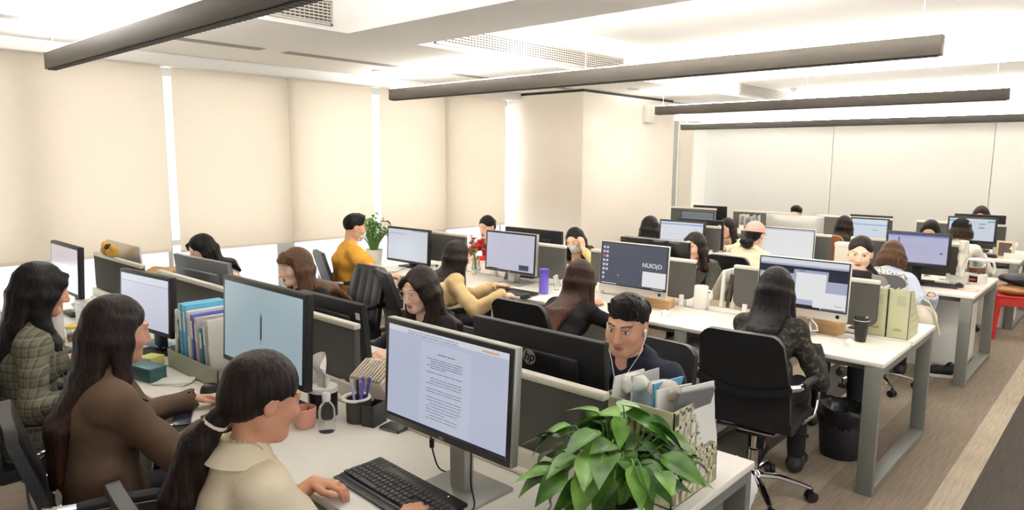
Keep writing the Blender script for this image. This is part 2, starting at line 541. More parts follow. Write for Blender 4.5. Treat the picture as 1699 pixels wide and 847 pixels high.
def hand_field(F, wr, d, nrmv, side, sc, curl, fine):
    """wr wrist; d pointing direction; nrmv back-of-hand normal; side +1 right hand, -1 left hand. five unequal fingers"""
    d = nrm(d); n = nrm(np.array(nrmv)-d*(np.array(nrmv)@d)); t = np.cross(d, n)*side    # t points to the little finger side... away from the thumb
    p = lambda a, b, c: np.array(wr)+(d*a+t*b+n*c)*sc
    k = .008
    for b in (-.024, -.008, .008, .024):
        F.cone(p(.012, b*.55, 0), p(.080-abs(b)*.25, b, .002), .0145*sc, .0115*sc, .014)
    tips = []
    for i, (b, l) in enumerate(((-.0285, .070), (-.0095, .079), (.0095, .073), (.0270, .056))):
        base = p(.078-abs(b)*.30, b, .002); spread = b*1.6
        cu = curl*(1+.12*i)
        dirs = []; a = cu*.35
        pts = [base]
        for seg, fr_ in enumerate((.46, .31, .23)):
            dd = d*math.cos(a)-n*math.sin(a)+t*spread*2.0
            pts.append(pts[-1]+nrm(dd)*l*fr_*sc); a += cu*(.55 if seg == 0 else .5)
        F.chain(pts, [.0094*sc, .0086*sc, .0078*sc, .0066*sc], .004)
        tips.append(pts[-1])
    th = [p(.018, -.024, -.006), p(.048, -.046, -.014), p(.074, -.050, -.020), p(.094, -.044, -.024)]
    F.chain(th, [.0145*sc, .0115*sc, .0098*sc, .0078*sc], .006)
    return tips

def person(label, head, face, hands, body=None, male=False, skin=(214, 170, 142), lips=(176, 96, 88), brow=None, sc=1.0,
           top=None, bottom=(40, 44, 54), shoes=(40, 38, 38), hair=None, step=.012, fstep=.0045, lean=None, group=None,
           seat_z=.46, curl=.9, hand_dirs=None, shw=None, elbow=None, pelvis_z=None, twist=0.0, name='person', detail=True, knee=.42):
    """seated figure. head: centre of the head; face: (yaw, pitch, roll) degrees; body: yaw of the torso in degrees; hands: (left, right) wrist-front targets"""
    rad = math.radians
    yb = rad(body if body is not None else face[0])
    Fw = np.array([math.cos(yb), math.sin(yb), 0]); Rt = np.array([Fw[1], -Fw[0], 0]); UP = np.array([0, 0, 1.])
    fr = Frame(head, rad(face[0]), rad(face[1]), rad(face[2]))
    top = top or {}
    nk = np.array(head)-nrm(fr.u*.5+UP*.5)*.155*sc-fr.f*.030*sc
    pz = pelvis_z or seat_z+.085
    SP = .47*sc
    dz = nk[2]-pz
    off = math.sqrt(max(SP*SP-dz*dz, .0004)) if dz < SP else .02
    if lean is not None: off = lean
    pel = nk-Fw*off; pel[2] = pz
    sd = nrm(nk-pel)                     # spine direction
    bk = nrm(-Fw+sd*(Fw@sd))             # out of the back
    S_ = lambda t, b: pel+(nk-pel)*t+bk*b
    waist, chest, upc = S_(.33, .025), S_(.66, .030), S_(.88, .012)
    shw = shw or (.175 if male else .140)*sc; bs = sc*(1.0 if male else .93)
    Rt2 = rotv(Rt, UP, rad(twist)); shR = S_(.85, 0)+Rt2*shw; shL = S_(.85, 0)-Rt2*shw
    ua, fa = .285*sc, .245*sc
    jac = top.get('grow', .012)
    hd = hand_dirs or (Fw, Fw)
    arms = []
    for side, sh, tg, hdir in ((-1, shL, hands[0], hd[0]), (1, shR, hands[1], hd[1])):
        if tg is None: tg = pel+Fw*.36+Rt*side*.10+UP*.14
        hint = (-UP*.9+Rt*side*.55-Fw*.25) if elbow is None else elbow[0 if side < 0 else 1]
        el, wr = ik(sh, tg, ua, fa, hint)
        arms.append((side, sh, el, wr, nrm(np.array(hdir, float))))
    hips = [pel+Rt*s*.085*sc-UP*.02 for s in (-1, 1)]
    knees = [h+Fw*knee*sc+Rt*s*.03+UP*(-.005) for h, s in zip(hips, (-1, 1))]
    ank = [np.array([k[0], k[1], .095])+Fw*.02 for k in knees]
    base = np.array([pel[0], pel[1], 0.0])

    def torso(F, g, k=.03):
        F.cone(pel, waist, .105*bs, (.090 if male else .082)*bs, k, flat=(Rt, 1.52), grow=g)
        F.cone(waist, chest, (.090 if male else .082)*bs, (.106 if male else .094)*bs, k, flat=(Rt2, 1.45), grow=g)
        F.cone(chest, upc, (.106 if male else .094)*bs, .066*bs, k, flat=(Rt2, 1.45), grow=g)
        F.cone(shL, shR, .047*bs, .047*bs, .035, grow=g)
        for q in (shL, shR): F.cone(nk-UP*.02, q, .045*bs, .040*bs, .03, grow=g*.6)
        F.cone(upc, S_(1.0, .0), .06*bs, .05*bs, .03, flat=(Rt2, 1.3), grow=g*.6)
        if not male:
            for s in (-1, 1): F.ell(S_(.66, -.062)+Rt2*s*.062, [.056+g]*3, None, .045)
    def arm(F, a, g, to=1.0, k=.02):
        side, sh, el, wr, hdir = a
        u, l, w_ = (.050, .041, .029) if male else (.043, .036, .026)
        F.cone(sh, el, u*bs, l*bs, .03, grow=g)
        if to > 0: F.cone(el, el+(wr-el)*to, l*bs, (l+(w_-l)*to)*bs, k, grow=g)
    def leg(F, i, g):
        F.cone(hips[i], knees[i], .080*sc, .058*sc, .03, grow=g)
        F.cone(knees[i], ank[i], .056*sc, .036*sc, .02, grow=g)

    allp = np.array([nk, np.array(head), pel]+[a[j] for a in arms for j in (1, 2, 3)]+knees+ank)
    lo = allp.min(0)-.26; hi = allp.max(0)+.26; lo[2] = 0.0; hi[2] = head[2]+.16*sc
    hr = .135*sc
    fine = [[(head[i]-hr, head[i]+hr, fstep)] for i in range(3)]
    wrs = [a[3]+a[4]*.075 for a in arms]
    if detail:
        for w_ in wrs:
            for i in range(3): fine[i].append((w_[i]-(.115 if i < 2 else .06), w_[i]+(.115 if i < 2 else .06), fstep))
    F = Field(lo, hi, step, fine)
    torso(F, 0)
    F.cone(nk-UP*.03, fr.w(0, -.022, -.05), .052*sc*(1.12 if male else .84), .050*sc*(1.1 if male else .82), .025)
    F.cone(nk, fr.w(0, 0, -.055), .046*sc*(1 if male else .85), .045*sc*(1 if male else .85), .02)
    head_field(F, fr, male, sc, fstep < .006)
    for a in arms:
        arm(F, a, 0)
        hand_field(F, a[3], a[4], UP*1.0+Rt*a[0]*.35, a[0], sc*(1.0 if male else .92), curl, detail)
    for i in (0, 1):
        leg(F, i, 0)
        F.cone(ank[i]-UP*.035, ank[i]+Fw*.15-UP*.055, .040, .030, .02)
    P, Q = F.mesh()
    brow = brow or ((38, 28, 25), male)
    tint = head_tint(P, fr, sc, skin, lips, brow)
    root = thing(name, label, 'person', tuple(base), 0.0, group)
    np_mesh('body', P, Q, M_SKIN, root, base, tint)

    # --- clothes: shells that follow the body
    if top:
        g = jac
        F = Field(lo, hi, top.get('step', step), ())if False else Field(lo, hi, top.get('step', step), ((), (), ()))
        torso(F, g, .035)
        F.cone(pel-UP*.03, waist, .108*sc, .09*sc, .03, flat=(Rt, 1.5), grow=g+.006)
        slv = top.get('sleeve', 1.0)
        for a in arms:
            if slv >= 1: arm(F, a, g, .97)
            elif slv > .5: arm(F, a, g, slv)
            else:
                side, sh, el, wr, hdir = a
                F.cone(sh, sh+(el-sh)*slv*2, .054*sc, .052*sc, .03, grow=g+.006)
        if top.get('collar', 1) == 1:
            for s in (-1, 1):
                c0 = nk+bk*.055*sc+UP*.018; c1 = nk+Rt2*s*.062*sc+UP*.0; c2 = nk-bk*.075*sc+Rt2*s*.022-UP*.055
                F.chain([c0, c1, c2], [.007+.004*top.get('collar', 1)]*3, .010)
        if top.get('hood'):
            F.ell(nk+bk*.065-UP*.02, [.075, .055, .05], None, .03)
        wv = top.get('wrinkle', .0035)
        if wv: F.noise(wv*1.3, 30, 3+len(label), (1, 1, 1.5)); F.noise(wv*.6, 70, 9+len(label), (1, 1, 1.4))
        # open neck
        V0 = F.V
        F.cone(nk+UP*.02, fr.w(0, 0, -.06), .050*sc*(1 if male else .86), .055*sc*(1 if male else .86), .008, 'sub')
        vd = top.get('vneck', .02)
        F.cone(nk-bk*.07+UP*.02, nk-bk*(.125)-UP*vd, .030, .016, .010, 'sub')
        for a in arms:     # clean cuffs
            side, sh, el, wr, hdir = a
            if slv >= 1:
                ax_ = nrm(wr-el); F.cone(wr-ax_*.005, wr+ax_*.05, .034*sc, .03*sc, .004, 'sub')
        P, Q = F.mesh()
        tp = np_mesh(top.get('name', 'shirt'), P, Q, top['mat'], root, base)
        if top.get('collar', 1) == 2:
            mb = MB(); cc = nk-UP*.012-bk*.006
            def col(u, v):
                a = (u-.5)*2*math.radians(158); e = bk*math.cos(a)+Rt2*math.sin(a)
                fr_ = max(0, -math.cos(a))
                r_ = (.062*(1 if male else .92)+.050*v+.010*fr_)*sc+jac*.4; z = .055*(1-fr_*.9)-.050*v-.050*fr_*(.35+v)
                if v < .25: r_ -= .004; 
                return Vector(cc-base+e*r_+UP*z), Vector(e+UP*.8)
            mb.shell(col, .005, 30, 6); mb.build('collar', top['mat'], tp, 80)
    if bottom is not None:
        F = Field(lo, [hi[0], hi[1], pz+.16], max(step, .012), ((), (), ()))
        F.cone(pel-UP*.01, pel+(waist-pel)*.35, .108*sc, .098*sc, .03, flat=(Rt, 1.52), grow=.008)
        for i in (0, 1): leg(F, i, .010)
        F.noise(.003, 38, 5); F.cut((0, 0, .085), (0, 0, -1))
        P, Q = F.mesh()
        np_mesh('trousers', P, Q, bottom if not isinstance(bottom, tuple) else mat('trouser_cloth', bottom, .85, bump=.15, bscale=300), root, base)
    if shoes is not None:
        for i in (0, 1):
            mb = MB(); a = ank[i]-base
            F = Field(ank[i]-[.25, .25, .12], ank[i]+[.25, .25, .1], .010, ((), (), ()))
            F.cone(ank[i]-UP*.05-Fw*.02, ank[i]+Fw*.15-UP*.06, .045, .038, .02)
            F.cone(ank[i]-UP*.05, ank[i], .046, .042, .02)
            F.cut((0, 0, .004), (0, 0, -1)); F.cut(ank[i]+UP*.015, (0, 0, 1))
            P, Q = F.mesh()
            np_mesh('shoe', P, Q, shoes if not isinstance(shoes, tuple) else mat('shoe_leather', shoes, .5), root, base)
    info = dict(root=root, fr=fr, nk=nk, pel=pel, Fw=Fw, Rt=Rt, bk=bk, S=S_, base=base, arms=arms, sc=sc, upc=upc, hi=hi, lo=lo, grow=jac)
    if hair: make_hair(info, hair)
    return info

def make_hair(I, h):
    fr, sc, bk, Rt, nk, S_ = I['fr'], I['sc'], I['bk'], I['Rt'], I['nk'], I['S']
    W = lambda x, y, z: fr.w(x*sc, y*sc, z*sc)
    kind = h['kind']; L = h.get('len', .35)
    st = h.get('step', .007)
    c = np.array(fr.c); ext = .2
    lo = c-[.22, .22, .2+(L if kind in ('long', 'pony') else .0)+.1]; hi = c+[.22, .22, .17*sc]
    pts_extra = []
    F = None
    th = h.get('thick', .009)
    locks = []
    if kind == 'long':
        nl = h.get('n', 11)
        end = h.get('back_end', 0.0)
        for i in range(nl):
            a = (i/(nl-1)-.5)*2                     # -1 left .. 1 right
            an = a*math.radians(h.get('wrap', 105))
            sx, sy = math.sin(an), -math.cos(an)
            p0 = W(sx*.070, sy*.085-.010, .040)
            p1 = W(sx*.083, sy*.098-.008, -.035)
            t = max(0.0, .98-L*.35)
            sidew = a*h.get('width', .115)
            p2 = nk+bk*(.085*max(.2, math.cos(an))+.004)+Rt*sx*.092*sc+np.array([0, 0, -.010])-(0 if abs(a) < .75 else 1)*bk*.06*1
            drop = L*(1-.12*abs(a))
            bo = (.135+I['grow'])*(math.sqrt(max(0, 1-(sidew/.19)**2)))
            p3 = S_(1-drop*.5/.47, bo)+Rt*sidew
            p4 = S_(1-drop/.47, bo+.008)+Rt*sidew*1.05
            locks.append(([p0, p1, p2, p3, p4], [.019, .022, .025, .023, .009]))
        for s in h.get('front', ()):               # locks falling in front of the shoulder
            fl = h.get('front_len', L*.8)
            for q in range(h.get('front_n', 3)):
                p0 = W(s*.060, .030-.02*q, .062); p1 = W(s*.086, .020-.022*q, -.02); p2 = W(s*(.084), .012-.02*q, -.105)
                p3 = nk+Rt*s*(.075+.022*q)-bk*(.085-.02*q)+np.array([0, 0, -.09]); p4 = nk+Rt*s*(.070+.022*q)-bk*(.115-.02*q)+np.array([0, 0, -fl])
                locks.append(([p0, p1, p2, p3, p4], [.014, .021, .023, .022, .008]))
        for s in h.get('temple', ()):              # fringe pieces beside the face
            for q in range(3):
                locks.append(([W(s*.030, .082-.012*q, .078), W(s*.062, .068-.016*q, .045), W(s*.076, .046-.016*q, -.01), W(s*.080, .028-.014*q, -.09)], [.010, .015, .017, .010]))
    elif kind == 'pony':
        tb = h.get('tie', (0, -.105, -.05))
        t0 = W(*tb)
        dr = h.get('dir', bk)*h.get('out', .10)
        for i in range(5):
            o = np.array([math.cos(i*1.26), math.sin(i*1.26), 0])*.018
            locks.append(([t0, t0+dr*.5+o+np.array([0, 0, -.06]), t0+dr+o*1.7+np.array([0, 0, -L*.5]), t0+dr*h.get('end', .9)+o*1.4+np.array([0, 0, -L])],
                          [.017, .025, .027, .010]))
        for q in h.get('wisp', ()):
            locks.append(([W(q*.06, .05, .06), W(q*.080, .045, -.01), W(q*.080, .04, -.085)], [.010, .011, .004]))
    elif kind == 'bob':
        for i in range(11):
            a = (i/10-.5)*2; an = a*math.radians(118); sx, sy = math.sin(an), -math.cos(an)
            locks.append(([W(sx*.066, sy*.080-.012, .040), W(sx*.086, sy*.100-.006, -.03), W(sx*.086, sy*.098-.008, -.07-L*.3), W(sx*.074, sy*.082-.005, -.09-L*.55)], [.022, .028, .030, .016]))
    allp = [np.array(p) for l in locks for p in l[0]]
    if allp:
        A = np.array(allp); lo = np.minimum(c-.2, A.min(0)-.06); hi = np.maximum(c+.2, A.max(0)+.06)
    else: lo = c-.2; hi = c+.2
    F = Field(lo, hi, st, ((), (), ()))
    if kind == 'short':
        F.ell(W(0, -.018, .040), [.0790*sc, .099*sc, .092*sc], fr.R, .01)
        F.ell(W(0, .022, .100), [.060*sc, .062*sc, h.get('quiff', .036)*sc], fr.R, .03)
        rg = random.Random(4)
        for i in range(h.get('spikes', 34)):
            a, b = rg.uniform(-.058, .058), rg.uniform(-.085, .07)
            z = .122-abs(a)**2*9-(max(0, -b)**2)*4-max(0, b-.02)**2*4
            F.cone(W(a, b, z-.02), W(a+rg.uniform(-.015, .015), b+rg.uniform(-.005, .02), z+rg.uniform(.008, .020)), .016*sc, .004*sc, .010)
        # face, sides and nape cut away
        F.ell(W(0, .126, -.030), [.090*sc, .076*sc, .104*sc], fr.R, .008, 'sub')
        for s in (-1, 1): F.ell(W(s*.108, .070, -.014), [.050*sc, .058*sc, .086*sc], fr.R, .008, 'sub')
        F.cut(W(0, -.05, -.055), fr.u*-1+fr.f*-.0)
        for s in (-1, 1): F.ell(W(s*.098, -.008, -.035), [.026*sc, .034*sc, .040*sc], fr.R, .006, 'sub')
    else:
        F.ell(W(0, -.018, .036), [(.074+th)*sc, (.093+th)*sc, (.084+th*.9)*sc], fr.R, .01)
        if kind in ('pony', 'bun'):
            F.ell(W(0, -.065, -.02), [.062*sc, .055*sc, .055*sc], fr.R, .03)
        if kind == 'bun':
            F.ell(W(0, -.110, .02), [.042*sc]*3, fr.R, .012)
        for pts, rs in locks: F.chain(pts, [r*sc for r in rs], .022)
        fy = h.get('hairline', .0)
        F.ell(W(0, .128, -.014+fy), [.077*sc, .083*sc, .112*sc], fr.R, .010, 'sub')
        if kind in ('pony', 'bun'):
            for s in (-1, 1):
                F.ell(W(s*.092, .012, -.030), [.032*sc, .036*sc, .045*sc], fr.R, .012, 'sub')
                F.ell(W(s*.085, .060, -.040), [.045*sc, .055*sc, .072*sc], fr.R, .010, 'sub')
            F.ell(W(0, -.035, -.115), [.075*sc, .060*sc, .045*sc], fr.R, .010, 'sub') if kind == 'bun' else None
            for pts, rs in locks: F.chain(pts, [r*sc for r in rs], .014)
        if kind == 'long' and h.get('ear'):
            s = h['ear']; F.ell(W(s*.098, .022, -.02), [.034*sc, .030*sc, .050*sc], fr.R, .012, 'sub')
        bang = h.get('bangs')
        if bang:
            for i in range(7):
                x = (i-3)*.019
                F.cone(W(x, .060, .104-abs(x)*.4), W(x*1.15, .101-abs(x)*.35, bang), .014*sc, .008*sc, .008)
    F.noise(h.get('rough', .0008), 260, 3, (1, 1, .04))
    F.noise(h.get('wave', .0008), 45, 8, (1, 1, .25))
    P, Q = F.mesh()
    z = P[:, 2]
    t = np.clip((c[2]-.05-z)/(max(L, .2)), 0, 1)**1.3 if kind in ('long', 'pony', 'bob') else np.zeros(len(P))
    tint = np.stack([t, t, t, np.ones_like(t)], 1)
    np_mesh('hair', P, Q, h['mat'], I['root'], I['base'], tint)
    if kind == 'pony':
        mb = MB(); t0 = W(*h.get('tie', (0, -.105, -.05)))-I['base']
        d = nrm(h.get('dir', bk)*.5+np.array([0, 0, -.8])); u = nrm(np.cross(d, [1, .3, 0])); v = np.cross(d, u)
        ring = [t0+d*.012+u*math.cos(a)*.025+v*math.sin(a)*.025 for a in [2*math.pi*k/14 for k in range(14)]]
        mb.tube(ring, .009, 8, True); mb.build('hair_tie', h.get('tie_mat', h['mat']), I['root'])

# ------------------------------------------------------------------ the room
WX = -6.40          # inner face of the window wall
BW = 12.35          # back wall
Z_LOW = 2.68        # underside of the bulkhead along the windows
Z_TOP = 3.06        # raised ceiling
Z_FAR = 2.86        # lower slab over the far rows
M_CEIL = mat('white_paint', (247, 245, 240), .85, bump=.03, bscale=250)
M_WALL = mat('cream_paint', (246, 238, 225), .8, var=.01, vscale=3, bump=.03, bscale=200)
M_PANEL = mat('pale_fabric_panel', (232, 230, 222), .9, bump=.12, bscale=600)
M_ALU = mat('satin_aluminium', (186, 187, 186), .35, .9)
M_FRAME = mat('white_window_frame', (214, 216, 216), .5)
M_DARKLINE = mat('dark_shadow_gap', (70, 66, 62), .8)

def carpet():
    m, nt, p = nodes_of('striped_carpet_planks')
    tc = nt.nodes.new('ShaderNodeTexCoord'); sx = nt.nodes.new('ShaderNodeSeparateXYZ')
    nt.links.new(tc.outputs['Object'], sx.inputs[0])
    mr = nt.nodes.new('ShaderNodeMapRange'); mr.inputs['From Min'].default_value = -3.6; mr.inputs['From Max'].default_value = 0.4
    nt.links.new(sx.outputs['X'], mr.inputs['Value'])
    cr = nt.nodes.new('ShaderNodeValToRGB'); cr.color_ramp.interpolation = 'CONSTANT'
    L, Md, D, B = (174, 161, 145), (134, 122, 109), (78, 73, 68), (152, 140, 125)
    stops = [(-3.6, Md), (-3.25, D), (-3.0, B), (-2.5, Md), (-2.2, L), (-1.95, D), (-1.62, L), (-1.42, B), (-1.2, Md), (-.715, L), (-.575, D), (-.33, B), (-.1, Md), (.15, D)]
    el = cr.color_ramp.elements
    el.remove(el[1]); el[0].position = 0.0; el[0].color = lin(stops[0][1])
    for x, c in stops[1:]: el.new((x+3.6)/4.0).color = lin(c)
    nt.links.new(mr.outputs[0], cr.inputs[0])
    mp = nt.nodes.new('ShaderNodeMapping'); mp.inputs['Scale'].default_value = (60, 2.6, 1)
    nt.links.new(tc.outputs['Object'], mp.inputs['Vector'])
    n = nt.nodes.new('ShaderNodeTexNoise'); n.inputs['Scale'].default_value = 1.6; n.inputs['Detail'].default_value = 5; n.inputs['Roughness'].default_value = .7
    nt.links.new(mp.outputs[0], n.inputs['Vector'])
    r2 = nt.nodes.new('ShaderNodeValToRGB'); r2.color_ramp.elements[0].position = .3; r2.color_ramp.elements[1].position = .72
    r2.color_ramp.elements[0].color = (.72, .72, .72, 1); r2.color_ramp.elements[1].color = (1.2, 1.19, 1.17, 1)
    nt.links.new(n.outputs['Fac'], r2.inputs[0])
    mx = nt.nodes.new('ShaderNodeMix'); mx.data_type = 'RGBA'; mx.blend_type = 'MULTIPLY'; mx.inputs['Factor'].default_value = 1
    nt.links.new(cr.outputs[0], mx.inputs['A']); nt.links.new(r2.outputs[0], mx.inputs['B'])
    nt.links.new(mx.outputs['Result'], p.inputs['Base Color'])
    p.inputs['Roughness'].default_value = .95; p.inputs['Specular IOR Level'].default_value = .1
    b = nt.nodes.new('ShaderNodeBump'); b.inputs['Strength'].default_value = .35; b.inputs['Distance'].default_value = .004
    nt.links.new(n.outputs['Fac'], b.inputs['Height']); nt.links.new(b.outputs[0], p.inputs['Normal'])
    return m

BLIND_TRANS = .45
def blind_mat():
    m, nt, p = nodes_of('blind_fabric')
    out = nt.nodes['Material Output']
    tc = nt.nodes.new('ShaderNodeTexCoord'); mp = nt.nodes.new('ShaderNodeMapping'); mp.inputs['Scale'].default_value = (4, 4, 90)
    nt.links.new(tc.outputs['Object'], mp.inputs['Vector'])
    n = nt.nodes.new('ShaderNodeTexNoise'); n.inputs['Scale'].default_value = 2.0; n.inputs['Detail'].default_value = 4
    nt.links.new(mp.outputs[0], n.inputs['Vector'])
    r = nt.nodes.new('ShaderNodeValToRGB'); r.color_ramp.elements[0].position = .3; r.color_ramp.elements[1].position = .7
    r.color_ramp.elements[0].color = lin((238, 230, 218)); r.color_ramp.elements[1].color = lin((242, 235, 224))
    nt.links.new(n.outputs['Fac'], r.inputs[0]); nt.links.new(r.outputs[0], p.inputs['Base Color'])
    p.inputs['Roughness'].default_value = .9
    t = nt.nodes.new('ShaderNodeBsdfTranslucent'); nt.links.new(r.outputs[0], t.inputs['Color'])
    mx = nt.nodes.new('ShaderNodeMixShader'); mx.inputs[0].default_value = BLIND_TRANS
    nt.links.new(p.outputs[0], mx.inputs[1]); nt.links.new(t.outputs[0], mx.inputs[2]); nt.links.new(mx.outputs[0], out.inputs['Surface'])
    return m
M_CARPET = carpet(); M_BLIND = blind_mat()

mb = MB(); mb.bb((-7.0, -3.2, -.12), (4.2, 12.6, 0)); struct('floor', mb, M_CARPET)
# ceiling: raised bays, the bulkhead along the windows, a cross beam and the lower far slab
mb = MB(); mb.bb((-6.9, -3.2, Z_TOP), (4.2, 12.6, Z_TOP+.15)); struct('ceiling', mb, M_CEIL)
mb = MB(); mb.bb((-6.9, -3.2, Z_LOW), (-4.22, 12.05, Z_TOP-.002)); struct('trim_1', mb, M_CEIL, label='low white ceiling bulkhead along the windows')
mb = MB(); mb.bb((-4.22, 2.93, Z_LOW), (4.2, 3.56, Z_TOP-.002)); struct('trim_2', mb, M_CEIL, label='white ceiling beam across the room')
mb = MB(); mb.bb((-4.22, 8.95, Z_FAR), (4.2, 12.6, Z_TOP-.002)); struct('trim_3', mb, M_CEIL, label='lower ceiling slab over the far rows')
mb = MB(); mb.bb((-6.5, 12.05, 2.45), (4.2, BW+.02, Z_FAR+.01)); struct('trim_4', mb, M_CEIL, label='pelmet above the far wall panels')
# walls
mb = MB()
ys = [-3.2, 2.50, 2.58, 4.70, 4.80, 6.84, 6.92, 9.25, 9.30, 11.45, 11.52, BW+.25]
mb.bb((WX-.3, -3.2, 0), (WX-.06, BW+.25, .42))                     # low wall under the glass
mb.bb((WX-.3, -3.2, 2.60), (WX-.02, BW+.25, Z_TOP))                # head over the glass
struct('wall_left', mb, M_WALL)
mb = MB(); mb.bb((-7.0, BW, 0), (4.2, BW+.2, Z_TOP)); struct('wall_back', mb, M_WALL)
mb = MB(); mb.bb((-7.0, -3.3, 0), (4.3, -3.2, Z_TOP)); struct('wall_front_unseen', mb, M_WALL)  # unseen wall added behind the camera to cut ambient light
mb = MB(); mb.bb((4.2, 4.5, 0), (4.3, BW+.25, Z_TOP)); struct('wall_right_unseen', mb, M_WALL)  # unseen wall added against ambient light, near part left open to let light in
mb = MB(); mb.bb((WX-.05, 7.0, 0), (-5.20, 9.22, Z_LOW-.035), .004); struct('wall_column', mb, M_WALL, label='wide cream column beside the windows')
mb = MB(); mb.bb((WX-.03, 7.018, Z_LOW-.036), (-5.218, 9.20, Z_LOW+.001)); struct('trim_5', mb, M_DARKLINE, label='dark shadow gap above the column')
mb = MB(); mb.bb((WX-.02, -3.0, 2.585), (WX+.20, 6.98, Z_LOW+.001), .01); struct('trim_6', mb, M_CEIL, label='white blind pelmet along the windows')
mb = MB(); mb.bb((WX-.02, 9.25, 2.52), (WX+.20, 12.06, Z_LOW+.001), .01); struct('trim_7', mb, M_CEIL, label='white blind pelmet beyond the column')
mb = MB()
for y in (-3.1, .45, 2.54, 4.75, 6.88):
    mb.bb((WX-.16, y-.020, .42), (WX-.08, y+.020, 2.6))
for y in (1.5, 3.7, 5.82): mb.bb((WX-.17, y-.10, .42), (WX-.11, y+.10, 2.6))
mb.bb((WX-.16, -3.1, .42), (WX-.06, 7.0, .47)); mb.bb((WX-.16, -3.1, 2.52), (WX-.06, 7.0, 2.6)); mb.bb((WX-.15, -3.1, 1.02), (WX-.09, 7.0, 1.07))
w = struct('window_1', mb, M_FRAME, label='long window with pale frame along the left wall')
def glass_mat():
    m, nt, p = nodes_of('window_glass')
    out = nt.nodes['Material Output']
    t = nt.nodes.new('ShaderNodeBsdfTransparent'); t.inputs['Color'].default_value = (.94, .96, .96, 1)
    g = nt.nodes.new('ShaderNodeBsdfGlossy'); g.inputs['Roughness'].default_value = .02
    mx = nt.nodes.new('ShaderNodeMixShader'); mx.inputs[0].default_value = .06
    nt.links.new(t.outputs[0], mx.inputs[1]); nt.links.new(g.outputs[0], mx.inputs[2]); nt.links.new(mx.outputs[0], out.inputs['Surface'])
    return m
M_PANE = glass_mat()
mb = MB(); mb.bb((WX-.128, -3.1, .44), (WX-.122, 7.0, 2.56)); mb.build('window_glass', M_PANE, w)
mb = MB(); mb.bb((WX-.16, 9.3, .42), (WX-.08, 9.36, 2.6)); mb.bb((WX-.16, 11.25, .42), (WX+.02, 11.46, 2.62)); mb.bb((WX-.16, 9.3, .42), (WX-.06, BW, .47))
w2 = struct('window_2', mb, M_ALU, label='window with grey posts beyond the column')
mb = MB(); mb.bb((WX-.128, 9.3, .44), (WX-.122, BW, 2.56)); mb.build('window_glass', M_PANE, w2)
# roller blinds: pairs of fabric drops per bay, hem at about one metre
def blind(y0, y1, x, zb, label, z1=2.62):
    r = thing('roller_blind', label, 'blind', (x, (y0+y1)/2, zb), 0, 'roller blinds on the window wall')
    yc = (y0+y1)/2
    mb = MB(); mb.bb((-.0015, y0-yc, .02), (.0015, y1-yc, z1-zb)); mb.build('fabric', M_BLIND, r)
    mb = MB(); mb.bb((-.007, y0-yc, 0), (.007, y1-yc, .026), .004); mb.build('hem_bar', M_BLIND, r)
    mb = MB(); mb.tube([(-.02, y0-yc, z1-zb-.02), (-.02, y1-yc, z1-zb-.02)], .024, 12); mb.build('roller', M_FRAME, r)
    return r
blind(-2.9, .30, WX+.03, 1.0, 'beige roller blind at the near end of the window wall')
blind(.28, 2.495, WX+.055, .985, 'beige roller blind above the plaid shirt woman')
blind(2.585, 3.72, WX+.03, .965, 'beige roller blind just right of the first bright gap')
blind(3.69, 4.69, WX+.055, .965, 'beige roller blind behind the man in yellow')
blind(4.81, 5.80, WX+.03, .95, 'beige roller blind just right of the second bright gap')
blind(5.77, 6.83, WX+.055, .95, 'beige roller blind next to the cream column')
blind(11.48, 12.0, WX+.03, .3, 'narrow beige blind in the far window corner', 2.5)
# far wall: tall fabric panels with fine seams
mb = MB()
xs = [-6.25, -3.96, -1.72, .5, 2.7, 4.2]
for a, b in zip(xs[:-1], xs[1:]): mb.bb((a+.004, BW-.05, .06), (b-.004, BW-.004, 2.452), .004)
struct('trim_8', mb, M_PANEL, label='tall pale fabric panels on the far wall')
# ceiling slots (air diffusers) along the bulkhead
mb = MB()
for y0, y1 in ((-2.8, 2.9), (3.1, 6.9), (9.4, 11.8)):
    mb.bb((-5.42, y0, Z_LOW-.004), (-5.30, y1, Z_LOW+.002))
struct('trim_9', mb, mat('grey_slot', (150, 144, 142), .7), label='grey linear air slot in the bulkhead')
M_GRILLE = mat('grille_metal', (196, 190, 180), .5); M_GRDARK = mat('grille_dark', (70, 66, 62), .9)
def grille(y0, y1, label):
    r = thing('air_grille', label, 'vent', (-4.22, y0, Z_LOW+.03), 0, 'long air grilles in the bulkhead face')
    h = .165; L = y1-y0
    mb = MB(); mb.bb((-.002, 0, 0), (.004, L, h)); mb.build('backing', M_GRDARK, r)
    mb = MB()
    mb.bb((0, 0, 0), (.016, L, .012)); mb.bb((0, 0, h-.012), (.016, L, h)); mb.bb((0, 0, 0), (.016, .014, h)); mb.bb((0, L-.014, 0), (.016, L, h))
    mb.build('frame', M_GRILLE, r)
    mb = MB()
    for k in range(1, 8): mb.bb((.003, .01, h*k/8-.005), (.012, L-.01, h*k/8+.005))
    n = int(L/.035)
    for k in range(1, n): mb.bb((.002, L*k/n-.003, .01), (.009, L*k/n+.003, h-.01))
    mb.build('slat', M_GRILLE, r)
grille(-.6, 2.80, 'grey slatted air grille above the nearest hanging bar')
grille(3.72, 6.35, 'pale slatted air grille behind the second hanging bar')
grille(9.2, 11.2, 'grey slatted air grille above the far desks')
